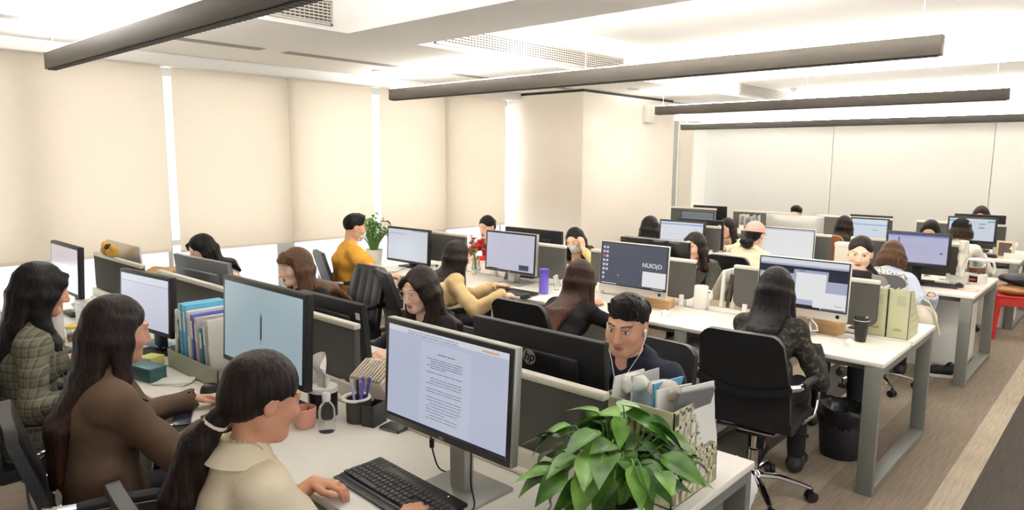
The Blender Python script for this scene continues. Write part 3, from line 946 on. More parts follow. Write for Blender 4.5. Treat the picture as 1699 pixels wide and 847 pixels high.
# cove strips and downlights: what lights the room besides the bars
mb = MB(); mb.bb((-4.2, 3.565, 2.93), (4.1, 3.60, 2.99)); struct('trim_10', mb, emit_mat('cove_glow', (255, 249, 240), COVE_EMIT), label='glowing cove strip behind the beam')
mb = MB(); mb.bb((-4.2, 8.915, Z_FAR+.005), (4.1, 8.945, Z_FAR+.07)); struct('trim_11', mb, emit_mat('cove_glow_far', (255, 249, 240), COVE_EMIT), label='glowing cove strip along the far slab')
M_DOWN = emit_mat('downlight_glow', (255, 246, 230), 30.0)
def downlight(x, y, z, label):
    r = thing('downlight', label, 'ceiling light', (x, y, z), 0, 'recessed downlights in the bulkhead')
    mb = MB(); mb.lathe([(.055, -.004), (.075, -.010), (.078, .001), (.05, .001)], n=20); mb.build('ring', M_FRAME, r)
    mb = MB(); mb.lathe([(.0, -.0035), (.055, -.0035), (.055, .001)], n=20); mb.build('lens', M_DOWN, r)
    d = bpy.data.lights.new('downlight_lamp', 'SPOT'); d.energy = DOWN_W; d.spot_size = 2.4; d.spot_blend = .8; d.color = (1, .93, .82); d.shadow_soft_size = .06
    o = bpy.data.objects.new('lamp', d); COL.objects.link(o); o.parent = r; o.location = (0, 0, -.03)
downlight(-5.75, 4.35, Z_LOW, 'round downlight in the bulkhead near the second window gap')
downlight(-4.75, 7.4, Z_LOW, 'round downlight in the bulkhead beside the column')
# hanging linear lamps
M_BAR = mat('bronze_grey_bar', (74, 69, 63), .5, .2)
M_BARDARK = mat('bar_louvre_dark', (60, 56, 52), .6)
M_BARL = emit_mat('bar_diffuser', (255, 252, 248), BAR_EMIT)
M_WIRE = mat('steel_wire', (190, 188, 184), .4, .6)
def bar(x0, x1, y, z, h, label, wires):
    r = thing('hanging_lamp', label, 'lamp', ((x0+x1)/2, y, z), 0, 'long hanging bar lamps')
    L = (x1-x0)/2
    mb = MB(); mb.bb((-L, -.038, .004), (L, .038, h), .003); mb.build('housing', M_BAR, r)
    mb = MB(); mb.bb((-L+.02, -.028, h-.003), (L-.02, .028, h+.004)); mb.build('diffuser', M_BARL, r)
    mb = MB(); mb.bb((-L+.02, -.026, -.002), (L-.02, .026, .005))
    for k in range(int(L*2/.05)): mb.bb((-L+.03+k*.05, -.026, -.004), (-L+.036+k*.05, .026, .0))
    mb.build('louvre', M_BARDARK, r)
    zt = (Z_TOP if y < 8.9 else Z_FAR)-z
    for x in wires:
        top = (Z_LOW-z) if x < -4.22 else ((Z_LOW-z) if 2.93 < y < 3.56 else zt)
        mb = MB(); mb.tube([(x-(x0+x1)/2, 0, h-.002), (x-(x0+x1)/2, 0, top+.001)], .0022, 6); mb.lathe([(.0, top-.012), (.014, top-.012), (.014, top)], c=(x-(x0+x1)/2, 0, 0), n=10)
        mb.build('suspension_wire', M_WIRE, r)
bar(-5.80, -.55, 1.535, 2.42, .118, 'hanging bar lamp nearest the camera, at top left', (-5.72, -3.2, -.8))
bar(-5.96, -.94, 4.66, 2.42, .118, 'longest looking hanging bar lamp, in front of the column', (-5.85, -3.45, -1.05))
bar(-4.80, -1.04, 8.03, 2.40, .11, 'hanging bar lamp third from the camera', (-4.70, -2.9, -1.15))
bar(-6.2, 1.2, 11.25, 2.352, .10, 'darkest hanging bar lamp in front of the far wall', (-6.1, -3.1, -.4))
# small wall box on the column and the dome on the ceiling
r = thing('wall_speaker', 'small white box mounted high on the column', 'speaker', (-5.20, 8.45, 2.33))
mb = MB(); mb.bb((0, -.10, 0), (.085, .10, .24), .012); mb.build('case', mat('white_plastic', (240, 238, 232), .4), r)
mb = MB(); mb.bb((.084, -.085, .015), (.09, .085, .225), .004); mb.build('front_mesh', M_PANEL, r)
r = thing('smoke_detector', 'small white dome on the far ceiling', 'detector', (-3.9, 10.3, Z_FAR))
mb = MB(); mb.lathe([(.0, -.06), (.03, -.055), (.045, -.03), (.05, 0)], n=16); mb.build('dome', mat('white_plastic', (240, 238, 232), .4), r)

# ------------------------------------------------------------------ office furniture
T = .755            # worktop height
XR = -.945          # aisle end of every bench
ROWS = {1: 1.735, 2: 4.585, 3: 7.155, 4: 9.80}
def at(px, py, z=T):
    """point of the plane at height z that the camera ray through (px, py) meets"""
    d = _r*(px-CX)/F_PX-_u*(py-CY)/F_PX+_f
    t = (z-CAM_H)/d[2]
    return np.array([d[0]*t, d[1]*t, z])
def on_y(px, py, y):
    d = _r*(px-CX)/F_PX-_u*(py-CY)/F_PX+_f
    t = y/d[1]
    return np.array([d[0]*t, y, CAM_H+d[2]*t])

M_TOP = mat('white_laminate', (240, 235, 226), .38, var=.012, vscale=20)
M_GREYLEG = mat('grey_painted_steel', (124, 125, 120), .45, .15)
M_FABRIC = mat('charcoal_panel_fabric', (88, 87, 83), .95, var=.05, vscale=200, bump=.25, bscale=900, spec=.2)
M_CAP = mat('cream_rail', (222, 216, 202), .45)
M_WHITEP = mat('white_plastic_gloss', (238, 236, 230), .3)
M_BLACKP = mat('black_plastic', (24, 24, 26), .42)
M_BLACKM = mat('matte_black_plastic', (30, 30, 32), .6, bump=.05, bscale=800)
M_CAB = mat('pale_grey_cabinet', (206, 203, 194), .5)
M_CHROME = mat('chrome', (220, 220, 222), .08, 1.0)
M_LEATHER = mat('black_leather', (26, 26, 28), .42, bump=.12, bscale=260)
M_LEATHER_GREY = mat('grey_leather', (112, 114, 116), .45, bump=.1, bscale=260)
M_LEATHER_WHITE = mat('white_leather', (232, 228, 220), .45)
M_LEATHER_TAN = mat('tan_leather', (158, 98, 62), .5)
M_GREYPL = mat('grey_plastic', (120, 122, 124), .45)

def bench(row, x0, label):
    c = ROWS[row]; L = XR-x0; xc = (x0+XR)/2
    r = thing('bench_desk', label, 'desk', (xc, c, 0), 0, 'white bench desks in rows')
    for s in (-1, 1):
        mb = MB(); mb.bb((-L/2, s*.605, T-.026), (L/2, s*.022, T), .004); mb.build('worktop', M_TOP, r)
    def frame(x):
        mb = MB()
        for s in (-1, 1): mb.bb((x-.042, s*.585-.022, 0), (x+.042, s*.585+.022, T-.028), .004)
        mb.bb((x-.042, -.565, 0.002), (x+.042, .565, .042), .004); mb.bb((x-.042, -.565, T-.075), (x+.042, .565, T-.030), .004)
        mb.build('leg_frame', M_GREYLEG, r)
    n = int(round(L/1.2))
    frame(L/2-.052); frame(-L/2+.052)
    for i in range(1, n): frame(L/2-1.2*i)
    for s in (-1, 1):
        mb = MB(); mb.bb((-L/2+.09, s*.50-.02, T-.072), (L/2-.09, s*.50+.02, T-.034), .003); mb.build('crossbeam', M_GREYLEG, r)
    mb = MB(); mb.bb((-L/2+.1, -.11, T-.17), (L/2-.1, .11, T-.155), .003); mb.bb((-L/2+.1, -.11, T-.16), (L/2-.1, -.10, T-.08)); mb.bb((-L/2+.1, .10, T-.16), (L/2-.1, .11, T-.08))
    mb.build('cable_tray', M_GREYLEG, r)
    return r
bench(1, -5.945, 'white bench desk nearest the camera, with the leafy plant on its end')
bench(2, -5.945, 'white bench desk in the middle, with the black paper cup on its end')
bench(3, -4.545, 'white bench desk with the glass coffee pot on its end')
bench(4, -5.745, 'white bench desk farthest back, with the photo frame on its end')

def rounded(w, h, r, n=5, top=True):
    o = []
    for cx_, cy_, a0 in ((w/2-r, -h/2+r, -90), (w/2-.003, h/2-.003, 0), (-w/2+.003, h/2-.003, 90), (-w/2+r, -h/2+r, 180)):
        rr = r if cy_ < 0 else .003
        for k in range(n+1):
            a = math.radians(a0+90*k/n); o.append((cx_+rr*math.cos(a), cy_+rr*math.sin(a)))
    return o
def partition(x1, row, label, w=.92, zt=1.105, zb=.80):
    c = ROWS[row]; h = zt-zb
    r = thing('desk_divider', label, 'divider', (x1-w/2, c, T), 0, 'charcoal desk dividers')
    M = facing((0, .014, (zt+zb)/2-T), (1, 0, 0), (0, 0, 1))
    mb = MB(); mb.prism(rounded(w, h-.02, .06), .028, M); mb.build('fabric_panel', M_FABRIC, r)
    mb = MB(); mb.bb((-w/2-.004, -.019, zt-T-.026), (w/2+.004, .019, zt-T), .007); mb.build('top_rail', M_CAP, r)
    for s in (-1, 1):
        mb = MB(); mb.bb((s*w*.40-.016, -.030, -.03), (s*w*.40+.016, .030, .085), .004); mb.lathe([(.0, 0), (.009, 0), (.009, .012), (0, .012)], c=(s*w*.40, -.032, .02), n=10, M=Matrix.Rotation(math.pi/2, 4, 'X'))
        mb.build('clamp', M_WHITEP, r)
    if row == 1:
        mb = MB(); mb.bb((-w/2, -.042, .012), (w/2, -.020, .085), .004); mb.tube([(-w/2, -.046, .012), (w/2, -.046, .012)], .013, 10)
        mb.build('cable_cover', M_CAP, r)
    return r
PL = {1: ['charcoal divider right behind the nearest silver monitor', 'charcoal divider behind the white tissue box', 'charcoal divider behind the blue folders', 'charcoal divider with the yellow plush toy on its rail'],
      2: ['charcoal divider behind the green magazine files', 'charcoal divider beside the large white mug', 'charcoal divider behind the purple bottle', 'charcoal divider behind the steel tin'],
      3: ['charcoal divider behind the glass coffee pot', 'charcoal divider right of the bright white screen behind the pink cap', 'charcoal divider in front of the black monitor with a white sticker'],
      4: ['charcoal divider beside the photo frame', 'charcoal divider right of the woman in white facing away', 'charcoal divider at the far desk behind the pink cap', 'charcoal divider below the farthest black monitor']}
for row, xs_ in ((1, (-1.18, -2.485, -3.70, -4.90)), (2, (-1.15, -2.37, -3.56, -4.76)), (3, (-1.15, -2.26, -3.42)), (4, (-1.17, -2.37, -3.57, -4.77))):
    for x1, lb in zip(xs_, PL[row]): partition(x1, row, lb)

def pedestal(x, y, rz, label, m=M_CAB):
    r = thing('drawer_pedestal', label, 'cabinet', (x, y, 0), rz, 'drawer pedestals under the desks')
    mb = MB(); mb.bb((-.20, -.26, .05), (.20, .25, .62), .004); mb.build('body', m, r)
    for z0, z1 in ((.055, .30), (.306, .455), (.461, .612)):
        mb = MB(); mb.bb((-.196, -.278, z0), (.196, -.258, z1), .003); d = mb.build('drawer', m, r)
        mb = MB(); mb.bb((-.06, -.284, z1-.022), (.06, -.276, z1-.012), .002); mb.build('handle', M_ALU, d)
    for sx in (-1, 1):
        for sy in (-1, 1):
            mb = MB(); mb.tube([(sx*.16-.012, sy*.2, .025), (sx*.16+.012, sy*.2, .025)], .025, 10); mb.build('caster', M_BLACKP, r)
    return r
pedestal(-2.05, 1.45, 0, 'pale drawer unit under the nearest desk behind the ponytail')
pedestal(-2.13, 4.32, 0, 'pale drawer unit under the middle desk left of the lace top woman')
pedestal(-1.85, 2.02, math.pi, 'pale drawer unit beside the man in navy')
pedestal(-4.15, 1.45, 0, 'pale drawer unit under the desk of the plaid shirt woman')
pedestal(-3.33, 4.32, 0, 'pale drawer unit under the middle desk near the long brown hair')

def cabinet(x0, x1, y0, y1, z1, label, sticker=False):
    r = thing('side_cabinet', label, 'cabinet', ((x0+x1)/2, (y0+y1)/2, 0))
    w, d = x1-x0, y1-y0
    mb = MB(); mb.bb((-w/2, -d/2+.02, .0), (w/2, d/2, z1), .004); mb.build('body', M_WHITEP, r)
    for s in (-1, 1):
        mb = MB(); mb.bb((s*w/4-w/4+.004, -d/2, .05), (s*w/4+w/4-.004, -d/2+.018, z1-.02), .003); dd = mb.build('door', M_WHITEP, r)
        mb = MB(); mb.bb((s*.03-.006, -d/2-.012, z1*.55), (s*.03+.006, -d/2-.001, z1*.75), .002); mb.build('handle', M_ALU, dd)
    if sticker:
        mb = MB(); mb.lathe([(.0, 0), (.055, 0), (.055, .0015), (0, .0015)], c=(w*.28, -d/2-.001, .30), n=24, M=Matrix.Rotation(math.pi/2, 4, 'X'))
        mb.build('blue_sticker', mat('blue_sticker', (58, 112, 160), .5), r)
    return r
cabinet(-1.95, -1.05, 6.98, 7.50, .66, 'white cabinet under the end of the coffee pot desk')
cabinet(-1.42, -.99, 9.22, 9.7, .66, 'white cabinet with a round blue sticker behind the red stool', True)

# --- leather swivel chair, facing +Y
def make_chair(label, leather, frame=M_CHROME, ribs=True, bh=.50):
    r = thing('office_chair', label, 'chair', (0, 0, 0), 0, 'swivel chairs at the desks')
    def back(u, v):
        x = (u-.5)*(.47-.05*v*v)
        y = -.205-.10*v+.10*(.5-abs(v-.45))*.25+.16*x*x*1.2
        n = Vector((-.38*x, 1, .10)).normalized()
        rr = .06
        z = .47+bh*v-(max(0, abs(u-.5)-.36)**2)*2.2*(1 if v > .5 else -1)*abs(v-.5)*2
        return Vector((x, y, z)), n
    mb = MB(); mb.shell(back, .034, 18, 14); o = mb.build('backrest', leather, r, 60)
    if ribs:
        for k in range(4):
            mb = MB()
            def rib(u, v, k=k):
                uu = .05+.90*(k+u*.97+.015)/4; vv = .05+.90*v
                p, n = back(uu, vv)
                return p+n*(.0155+.0055*max(0, math.sin(math.pi*u))**.5*math.sin(math.pi*min(max(v, .02), .98))**.3)
            mb.grid(rib, 6, 10); mb.build('back_pad', leather, r, 80)
    def strap(u, v):
        x = (u-.5)*.50; p, n = back(min(max(u, 0.02), .98), .42)
        n = -n
        return Vector((x, p.y-.026-.004, .695-.05*math.sin(math.pi*u)+.035*(v-.5))), n
    mb = MB(); mb.shell(strap, .008, 14, 2); mb.build('back_strap', leather, r, 60)
    def seat(u, v):
        y = -.215+.47*v; x = (u-.5)*(.49-.03*v)
        z = .455+.018*math.sin(v*3.0)-.05*max(0, v-.8)*3*max(0, v-.8)*3+.05*max(0, .12-v)*4
        return Vector((x, y, z)), Vector((0, 0, 1))
    mb = MB(); mb.shell(seat, .055, 10, 16); s_ = mb.build('seat', leather, r, 60)
    for s in (-1, 1):
        mb = MB()
        pts = [(s*.235, -.235, .70), (s*.268, -.20, .702), (s*.275, -.06, .690), (s*.275, .10, .672), (s*.275, .165, .640), (s*.272, .185, .58), (s*.268, .170, .50), (s*.262, .13, .455), (s*.235, .05, .440)]
        mb.tube(pts, .0105, 10, flat=1.7); a = mb.build('armrest', frame, r)
        mb = MB(); mb.tube([(s*.275, -.15, .702), (s*.275, -.05, .698), (s*.275, .08, .683), (s*.275, .14, .664)], [.017, .020, .020, .015], 10, flat=1.0); mb.build('arm_pad', M_BLACKM, a)
    mb = MB(); mb.tube([(-.15, -.16, .415), (.15, -.16, .415), (.17, -.02, .412), (.15, .14, .412), (-.15, .14, .412), (-.17, -.02, .412)], .011, 8, True)
    mb.build('seat_frame', frame, r)
    mb = MB(); mb.box((0, 0, .385), (.15, .20, .055), .012); mb.tube([(.05, .02, .38), (.24, .04, .375)], .006, 8); mb.tube([(.22, .038, .375), (.27, .044, .375)], .011, 8); mb.build('tilt_mechanism', M_BLACKP, r)
    mb = MB(); mb.lathe([(.014, .10), (.014, .36), (.0, .36)], n=14); mb.lathe([(.028, .09), (.026, .25), (.016, .255)], n=14); mb.build('gas_lift', M_CHROME, r)
    mb = MB(); mb.lathe([(.0, .065), (.045, .07), (.045, .12), (.03, .135), (0, .137)], n=16)
    for k in range(5):
        a = 2*math.pi*k/5+.3; d = Vector((math.cos(a), math.sin(a), 0))
        mb.tube([d*.03+Vector((0, 0, .105)), d*.14+Vector((0, 0, .110)), d*.24+Vector((0, 0, .090)), d*.305+Vector((0, 0, .072))], [.026, .022, .018, .014], 8, flat=.62)
    b = mb.build('star_base', frame, r)
    for k in range(5):
        a = 2*math.pi*k/5+.3; c = Vector((math.cos(a)*.305, math.sin(a)*.305, .028)); q = Vector((-math.sin(a+.6), math.cos(a+.6), 0))
        mb = MB()
        for s in (-1, 1): mb.tube([c+q*s*.006, c+q*s*.026], .0278, 12)
        mb.tube([c, c+Vector((0, 0, .046))], .009, 8); mb.build('caster', M_BLACKP, b)
    return r
CH = make_chair('PROTO', M_LEATHER)
CH_COPIES = {}
_first = [True]
def chair_at(x, y, yaw_deg, label, leather=None):
    """yaw_deg: direction the sitter faces"""
    rz = math.radians(yaw_deg-90)
    if leather is None:
        if _first[0]:
            _first[0] = False; CH.location = (x, y, 0); CH.rotation_euler = (0, 0, rz); CH['label'] = label; return CH
        return dup(CH, (x, y, 0), rz, label)
    c = make_chair(label, leather[0] if isinstance(leather, tuple) else leather, bh=leather[1] if isinstance(leather, tuple) else .50); c.location = (x, y, 0); c.rotation_euler = (0, 0, rz); return c

# --- monitors, screen towards local -Y
M_SCREEN = vcol_mat('screen_glow', .25, emit=SCREEN_EMIT if 'SCREEN_EMIT' in globals() else .60)
M_SILVER = mat('silver_plastic', (172, 172, 168), .38, .55)
M_IMAC = mat('pale_aluminium', (214, 212, 208), .34, .55)
M_BEZEL = mat('bezel_black', (34, 34, 36), .4)
M_BACKB = mat('monitor_back_black', (26, 26, 28), .5, spec=.35)
M_BACKG = mat('monitor_back_grey', (104, 108, 112), .45, .2)
def lc(c): return lin(c)
def monitor(label, x, y, zt, w, h, rz=0.0, kind='black', ui=(), bg=(214, 220, 232), tilt=3.0, stand='neck', back=None, logo=None, sticker=None, chin=0.0, zbase=T):
    r = thing('computer_monitor', label, 'monitor', (x, y, zbase), math.radians(rz), 'computer monitors on the desks')
    zc = zt-h/2-zbase
    Rt = Matrix.Translation((0, 0, zc)) @ Matrix.Rotation(math.radians(-tilt), 4, 'X')
    frame = {'dell': M_SILVER, 'black': M_BACKB, 'imac': M_IMAC, 'grey': M_BACKG}[kind]
    def loc(a, b, bev, mbx):
        mbx.box([(a[i]+b[i])/2 for i in range(3)], [abs(b[i]-a[i]) for i in range(3)], bev)
    def emit(mbx, name, m, ang=35, parent=r):
        mbx.v = [tuple(Rt @ Vector(v)) for v in mbx.v]; return mbx.build(name, m, parent, ang)
    if kind == 'imac':
        ch = chin or h*.14
        mb = MB(); loc((-w/2, -.006, -h/2), (w/2, .010, h/2), .006, mb)
        def bk(u, v):
            a, b = (u-.5)*2, (v-.5)*2
            return Vector((a*w*.497, .009+.045*(1-a**2)**.7*(1-b**2)**.7 if abs(a) < 1 and abs(b) < 1 else .009, b*h*.496))
        mb.grid(lambda u, v: bk(1-u, v), 16, 12)
        emit(mb, 'casing', frame, 50)
        mb = MB(); loc((-w/2+.006, -.0075, -h/2+ch), (w/2-.006, -.005, h/2-.006), .001, mb); emit(mb, 'bezel', M_BEZEL)
        sx, z0, z1 = w/2-.014, -h/2+ch+.008, h/2-.014; ys = -.0080
        mb = MB(); mb.prism([(.0+.012*math.cos(k*.524), .012*math.sin(k*.524)) for k in range(12)], .0008, facing((w*.40, -.0062, -h/2+ch*.55), (1, 0, 0), (0, 0, 1))); emit(mb, 'chin_mark', M_BEZEL)
        mb = MB()
        def st(u, v):
            s = v*1.0; p0, p1, p2 = Vector((0, .045, -h*.12)), Vector((0, .155, -zc-.02)), Vector((0, -.05, .004-zc))
            p0 = Vector((0, .045, -h*.1)); q = p0*(1-s)**2+Vector((0, .19, -zc+.004))*2*s*(1-s)+p2*s*s
            return Vector(((u-.5)*(.16+.03*v), q.y, q.z+zc)), Vector((0, .55, .83))
        mb.shell(st, .006, 4, 14); mb.build('stand', frame, r, 60)
    else:
        b = .016 if kind != 'dell' else .015
        mb = MB(); loc((-w/2, -.004, -h/2), (w/2, .028, h/2), .005, mb)
        loc((-w*.34, .026, -h*.34), (w*.34, .052, h*.30), .012, mb)
        for k in range(7): loc((-w*.22, .052, h*.16+k*.008), (w*.22, .0535, h*.16+k*.008+.003), 0, mb)
        emit(mb, 'casing', frame if kind != 'dell' else M_SILVER)
        mb = MB(); loc((-w/2+.004, -.0075, -h/2+.004), (w/2-.004, -.003, h/2-.004), .0015, mb); emit(mb, 'bezel', M_BEZEL)
        sx, z0, z1 = w/2-.004-b, -h/2+.004+b+.006, h/2-.004-b; ys = -.0080
        if stand == 'neck':
            mb = MB(); mb.bb((-.036, .050, .01), (.036, .092, zc+.03), .006); mb.build('stand', M_SILVER if kind == 'dell' else frame, r)
            mb = MB(); mb.bb((-.125, -.025, .0), (.125, .185, .012), .005); mb.build('base', M_SILVER if kind == 'dell' else frame, r)
    if kind == 'dell':
        mb = MB(); text_mb('DELL', .011, facing((0, -.0078, -h/2+.0115), (1, 0, 0), (0, 0, 1)), mb, th=.0002, bold=.0002); emit(mb, 'maker_mark', M_ALU)
    # the picture on the screen: flat patches of light
    mb = MB(); U = lambda u: -sx+2*sx*u; V = lambda v: z0+(z1-z0)*v
    def patch(u0, v0, u1, v1, c, lvl):
        yy = ys-.00025*lvl
        mb.add([(U(u0), yy, V(v0)), (U(u1), yy, V(v0)), (U(u1), yy, V(v1)), (U(u0), yy, V(v1))], [(0, 1, 2, 3)], 0, lc(c))
    patch(0, 0, 1, 1, bg, 0)
    for q in ui:
        if q[0] == 'text':
            _, t, u, v, sz, c = q
            text_mb(t, sz, facing((U(u), ys-.0012, V(v)), (1, 0, 0), (0, 0, 1)), mb, th=.0001, bold=.0006, col=lc(c))
        elif q[0] == 'lines':
            _, u0, u1, v0, v1, n, c, seed = q
            rg = random.Random(seed)
            for i in range(n):
                v = v1-(v1-v0)*i/max(1, n-1); L = rg.choice((1, 1, .9, .55, 1)); 
                if rg.random() < .12: continue
                uu = u0+rg.choice((0, 0, .03))
                while uu < u0+(u1-u0)*L:
                    un = min(uu+rg.uniform(.02, .09), u0+(u1-u0)*L); patch(uu, v, un-.006, v+.007, c, 3); uu = un
        else: patch(*q[:4], q[4], 1 if len(q) < 6 else q[5])
    emit(mb, 'screen', M_SCREEN)
    yb = .0535 if kind != 'imac' else .050
    if logo == 'hp':
        mb = MB(); Mx = facing((0, yb, h*.23), (-1, 0, 0), (0, 0, 1))
        mb.lathe([(.0, 0), (.030, 0), (.030, .0012), (0, .0012)], n=28, M=Mx); 
        lg = emit(mb, 'logo_disc', mat('logo_silver', (176, 172, 166), .4, .3))
        mb = MB(); text_mb('hp', .050, Mx @ Matrix.Translation((0, .0015, .0014)), mb, th=.0003, shear=.28, bold=.0012)
        emit(mb, 'logo_letters', M_BACKB, parent=r)
    if sticker:
        mb = MB(); u, v, sw, sh = sticker; loc((-u*w/2-sw, .0275, v*h/2), (-u*w/2, .0288, v*h/2+sh), 0, mb); emit(mb, 'white_sticker', mat('paper_label', (214, 212, 206), .7))
    return r

# ------------------------------------------------------------------ the monitors
W_ = (250, 251, 253)
monitor('silver framed monitor showing a text page, nearest the camera', -1.55, 1.40, 1.297, .58, .352, 0, 'dell', bg=(196, 204, 226), ui=[
    (0, .94, 1, 1, (226, 230, 240)), (.30, .04, .72, .90, (204, 211, 230)), (0, 0, 1, .030, (34, 36, 52), 2), (.80, .955, .93, .972, (230, 170, 130), 2),
    ('lines', .18, .62, .945, .968, 2, (120, 124, 150), 1), ('lines', .42, .62, .80, .83, 2, (62, 66, 88), 2), ('lines', .36, .66, .60, .74, 7, (112, 118, 142), 3), ('lines', .36, .66, .40, .54, 6, (120, 126, 150), 4), ('lines', .36, .66, .12, .34, 8, (124, 130, 154), 5)])
monitor('large black monitor showing a single dark pen on pale blue', -2.62, 1.37, 1.312, .67, .378, 0, 'black', bg=(166, 187, 194), ui=[
    (.492, .36, .512, .66, (34, 40, 46)), (.498, .62, .506, .70, (60, 68, 74), 2), (.50, .30, .504, .36, (60, 64, 70), 2), ('lines', .34, .66, .74, .77, 2, (150, 178, 190), 6)])
monitor('pale lit monitor in front of the plaid shirt woman', -3.92, 1.39, 1.205, .545, .32, 6, 'black', bg=(208, 209, 226), ui=[(0, .86, 1, 1, (222, 224, 236)), (0, .855, 1, .865, (150, 150, 176), 2), ('lines', .55, .85, .30, .55, 5, (190, 190, 212), 7)])
monitor('thin monitor seen nearly edge on at far left of the nearest desk', -5.33, 1.40, 1.238, .60, .335, 0, 'black', bg=(226, 226, 234), ui=[(.0, .6, 1, 1, (206, 200, 208)), ('lines', .2, .7, .7, .78, 3, (220, 150, 150), 8)])
monitor('silver screen back standing behind the yellow plush toy', -5.58, 1.86, 1.185, .66, .44, 180, 'imac')
monitor('dark grey monitor back in front of the woman by the window', -4.59, 2.02, 1.16, .72, .40, 183, 'grey', tilt=6)
monitor('black monitor back with white label beside the tissue box divider', -3.09, 2.03, 1.105, .57, .335, 180, 'black', sticker=(.80, .52, .035, .035), tilt=6)
monitor('wide black monitor back with round letter badge in front of the man in navy', -1.63, 1.95, 1.203, .635, .375, 180, 'black', logo='hp', tilt=4)
monitor('black framed monitor in front of the man in yellow', -5.32, 4.33, 1.145, .64, .345, 0, 'black', bg=(220, 227, 237), ui=[(.04, .845, .47, .862, (150, 160, 200)), (.62, .97, .98, .985, (60, 60, 70)), ('lines', .1, .8, .2, .7, 7, (206, 214, 226), 3)])
monitor('silver framed monitor in front of the woman in the beige jacket', -3.955, 4.33, 1.21, .58, .352, 0, 'dell', bg=(212, 212, 231), ui=[(.70, .03, .90, .18, (70, 76, 96)), (.70, .03, .90, .05, (120, 126, 150), 2), ('lines', .30, .45, .5, .9, 8, (190, 191, 214), 9), ('lines', .70, .82, .76, .8, 2, (192, 192, 214), 4), (.05, .0, .25, .02, (40, 44, 60))])
ic = []
for k, c in enumerate((8, 6)):
    for i in range(c):
        ic.append((.025+.05*k, .86-.107*i, .058+.05*k, .915-.107*i, (232, 236, 246) if (k, i) != (0, 2) else (230, 120, 120)))
monitor('white chin monitor with a dark desktop of icons and a white wordmark', -2.716, 4.30, 1.222, .58, .378, 0, 'imac', bg=(88, 92, 108), tilt=4, ui=ic+[
    (.655, .04, 1, .40, W_), (.02, .0, .26, .022, (220, 224, 236)), (.655, .0, 1, .02, (60, 62, 76), 2), (.80, .004, .97, .018, (214, 216, 226), 3), (.27, .215, .288, .235, (240, 240, 244)), (.625, .375, .64, .385, (170, 174, 186)),
    ('text', 'NUIOjO', .79, .545, .045, (250, 250, 252)), ('lines', .70, .86, .435, .45, 1, (190, 194, 206), 2)])
monitor('white chin monitor in front of the woman in the lace top', -1.53, 4.36, 1.226, .562, .362, 0, 'imac', bg=(190, 194, 222), tilt=4, ui=[
    (0, .90, 1, 1, (236, 238, 248)), (0, .86, 1, .90, (184, 190, 216)), (0, .70, 1, .86, (34, 38, 62)), (0, .0, .72, .06, (30, 32, 48)), (.40, .20, .79, .80, (176, 182, 210), 2), (.43, .17, .77, .74, W_, 3), (.79, .42, 1, .70, (34, 38, 62), 2), (.77, .38, 1, .60, (182, 188, 214), 3), (.64, .03, 1, .36, W_, 4), (.74, .006, .99, .03, (60, 64, 84), 5), (.46, .765, .53, .78, (90, 94, 120), 4), (.88, .10, .96, .115, (170, 174, 190), 5)])
monitor('black monitor back facing the woman with the face mask', -4.14, 4.86, 1.187, .68, .38, 180, 'black', tilt=2)
monitor('monitor back wrapped in creased black plastic', -2.86, 4.87, 1.19, .60, .35, 180, 'black', tilt=2)
monitor('lilac lit monitor in front of the woman in pale blue', -1.46, 6.93, 1.206, .51, .30, 0, 'black', bg=(200, 198, 230), ui=[(0, .95, 1, 1, (90, 100, 160)), (0, .90, 1, .95, (172, 178, 220)), (.17, .55, .20, .88, (120, 120, 150)), ('lines', .22, .45, .55, .85, 6, (160, 158, 190), 5), (.88, .36, .93, .42, (120, 120, 160)), (0, 0, 1, .03, (110, 90, 120), 2)])
monitor('bright white screen in front of the woman in the pink cap', -2.61, 6.93, 1.165, .55, .37, 0, 'imac', bg=(250, 250, 253), ui=[(0, .95, 1, 1, (200, 206, 224)), (.08, .1, .085, .85, (224, 226, 236)), ('lines', .12, .8, .72, .85, 3, (222, 224, 234), 5)])
monitor('white lit monitor below the column, beside the dark haired sitter', -3.77, 6.93, 1.162, .555, .33, 0, 'black', bg=(240, 243, 252), ui=[(0, .88, 1, .95, (176, 198, 240)), ('lines', .05, .9, .3, .75, 5, (206, 214, 236), 6)])
monitor('big silver screen back behind the pink cap', -2.73, 7.44, 1.256, .605, .42, 180, 'imac')
monitor('black monitor back with a small white note on its corner', -3.80, 7.44, 1.145, .575, .34, 180, 'black', sticker=(.80, .55, .035, .03))
monitor('lit monitor with green blocks in front of the black cap', -1.478, 9.58, 1.19, .49, .295, 0, 'black', bg=(220, 230, 244), ui=[(.0, .86, .14, .93, (120, 190, 166)), (.84, .86, 1, .93, (120, 190, 166)), (0, .93, 1, 1, (236, 240, 248)), (.66, .76, .80, .785, (70, 74, 88)), (.66, .58, .78, .61, (40, 42, 54))])
monitor('black monitor back at the end of the farthest desk', -1.477, 10.08, 1.195, .525, .32, 180, 'black')
monitor('lit monitor with a blue line in front of the woman in white', -2.576, 9.58, 1.112, .455, .27, 0, 'black', bg=(228, 238, 250), ui=[(0, .68, 1, .73, (140, 180, 226)), (.6, .40, .75, .44, (150, 190, 226)), (0, .95, 1, 1, (240, 244, 250))])
monitor('black monitor back right of the woman in white', -2.69, 10.08, 1.115, .52, .31, 180, 'black')
monitor('blue grey dimly glowing monitor in the far left corner', -4.96, 9.58, 1.075, .555, .32, 0, 'grey', bg=(112, 122, 132))  # dull screen tone is put in as a weak glow
monitor('farthest black monitor with a round letter badge', -5.0, 10.08, 1.127, .555, .33, 180, 'black', logo='hp')

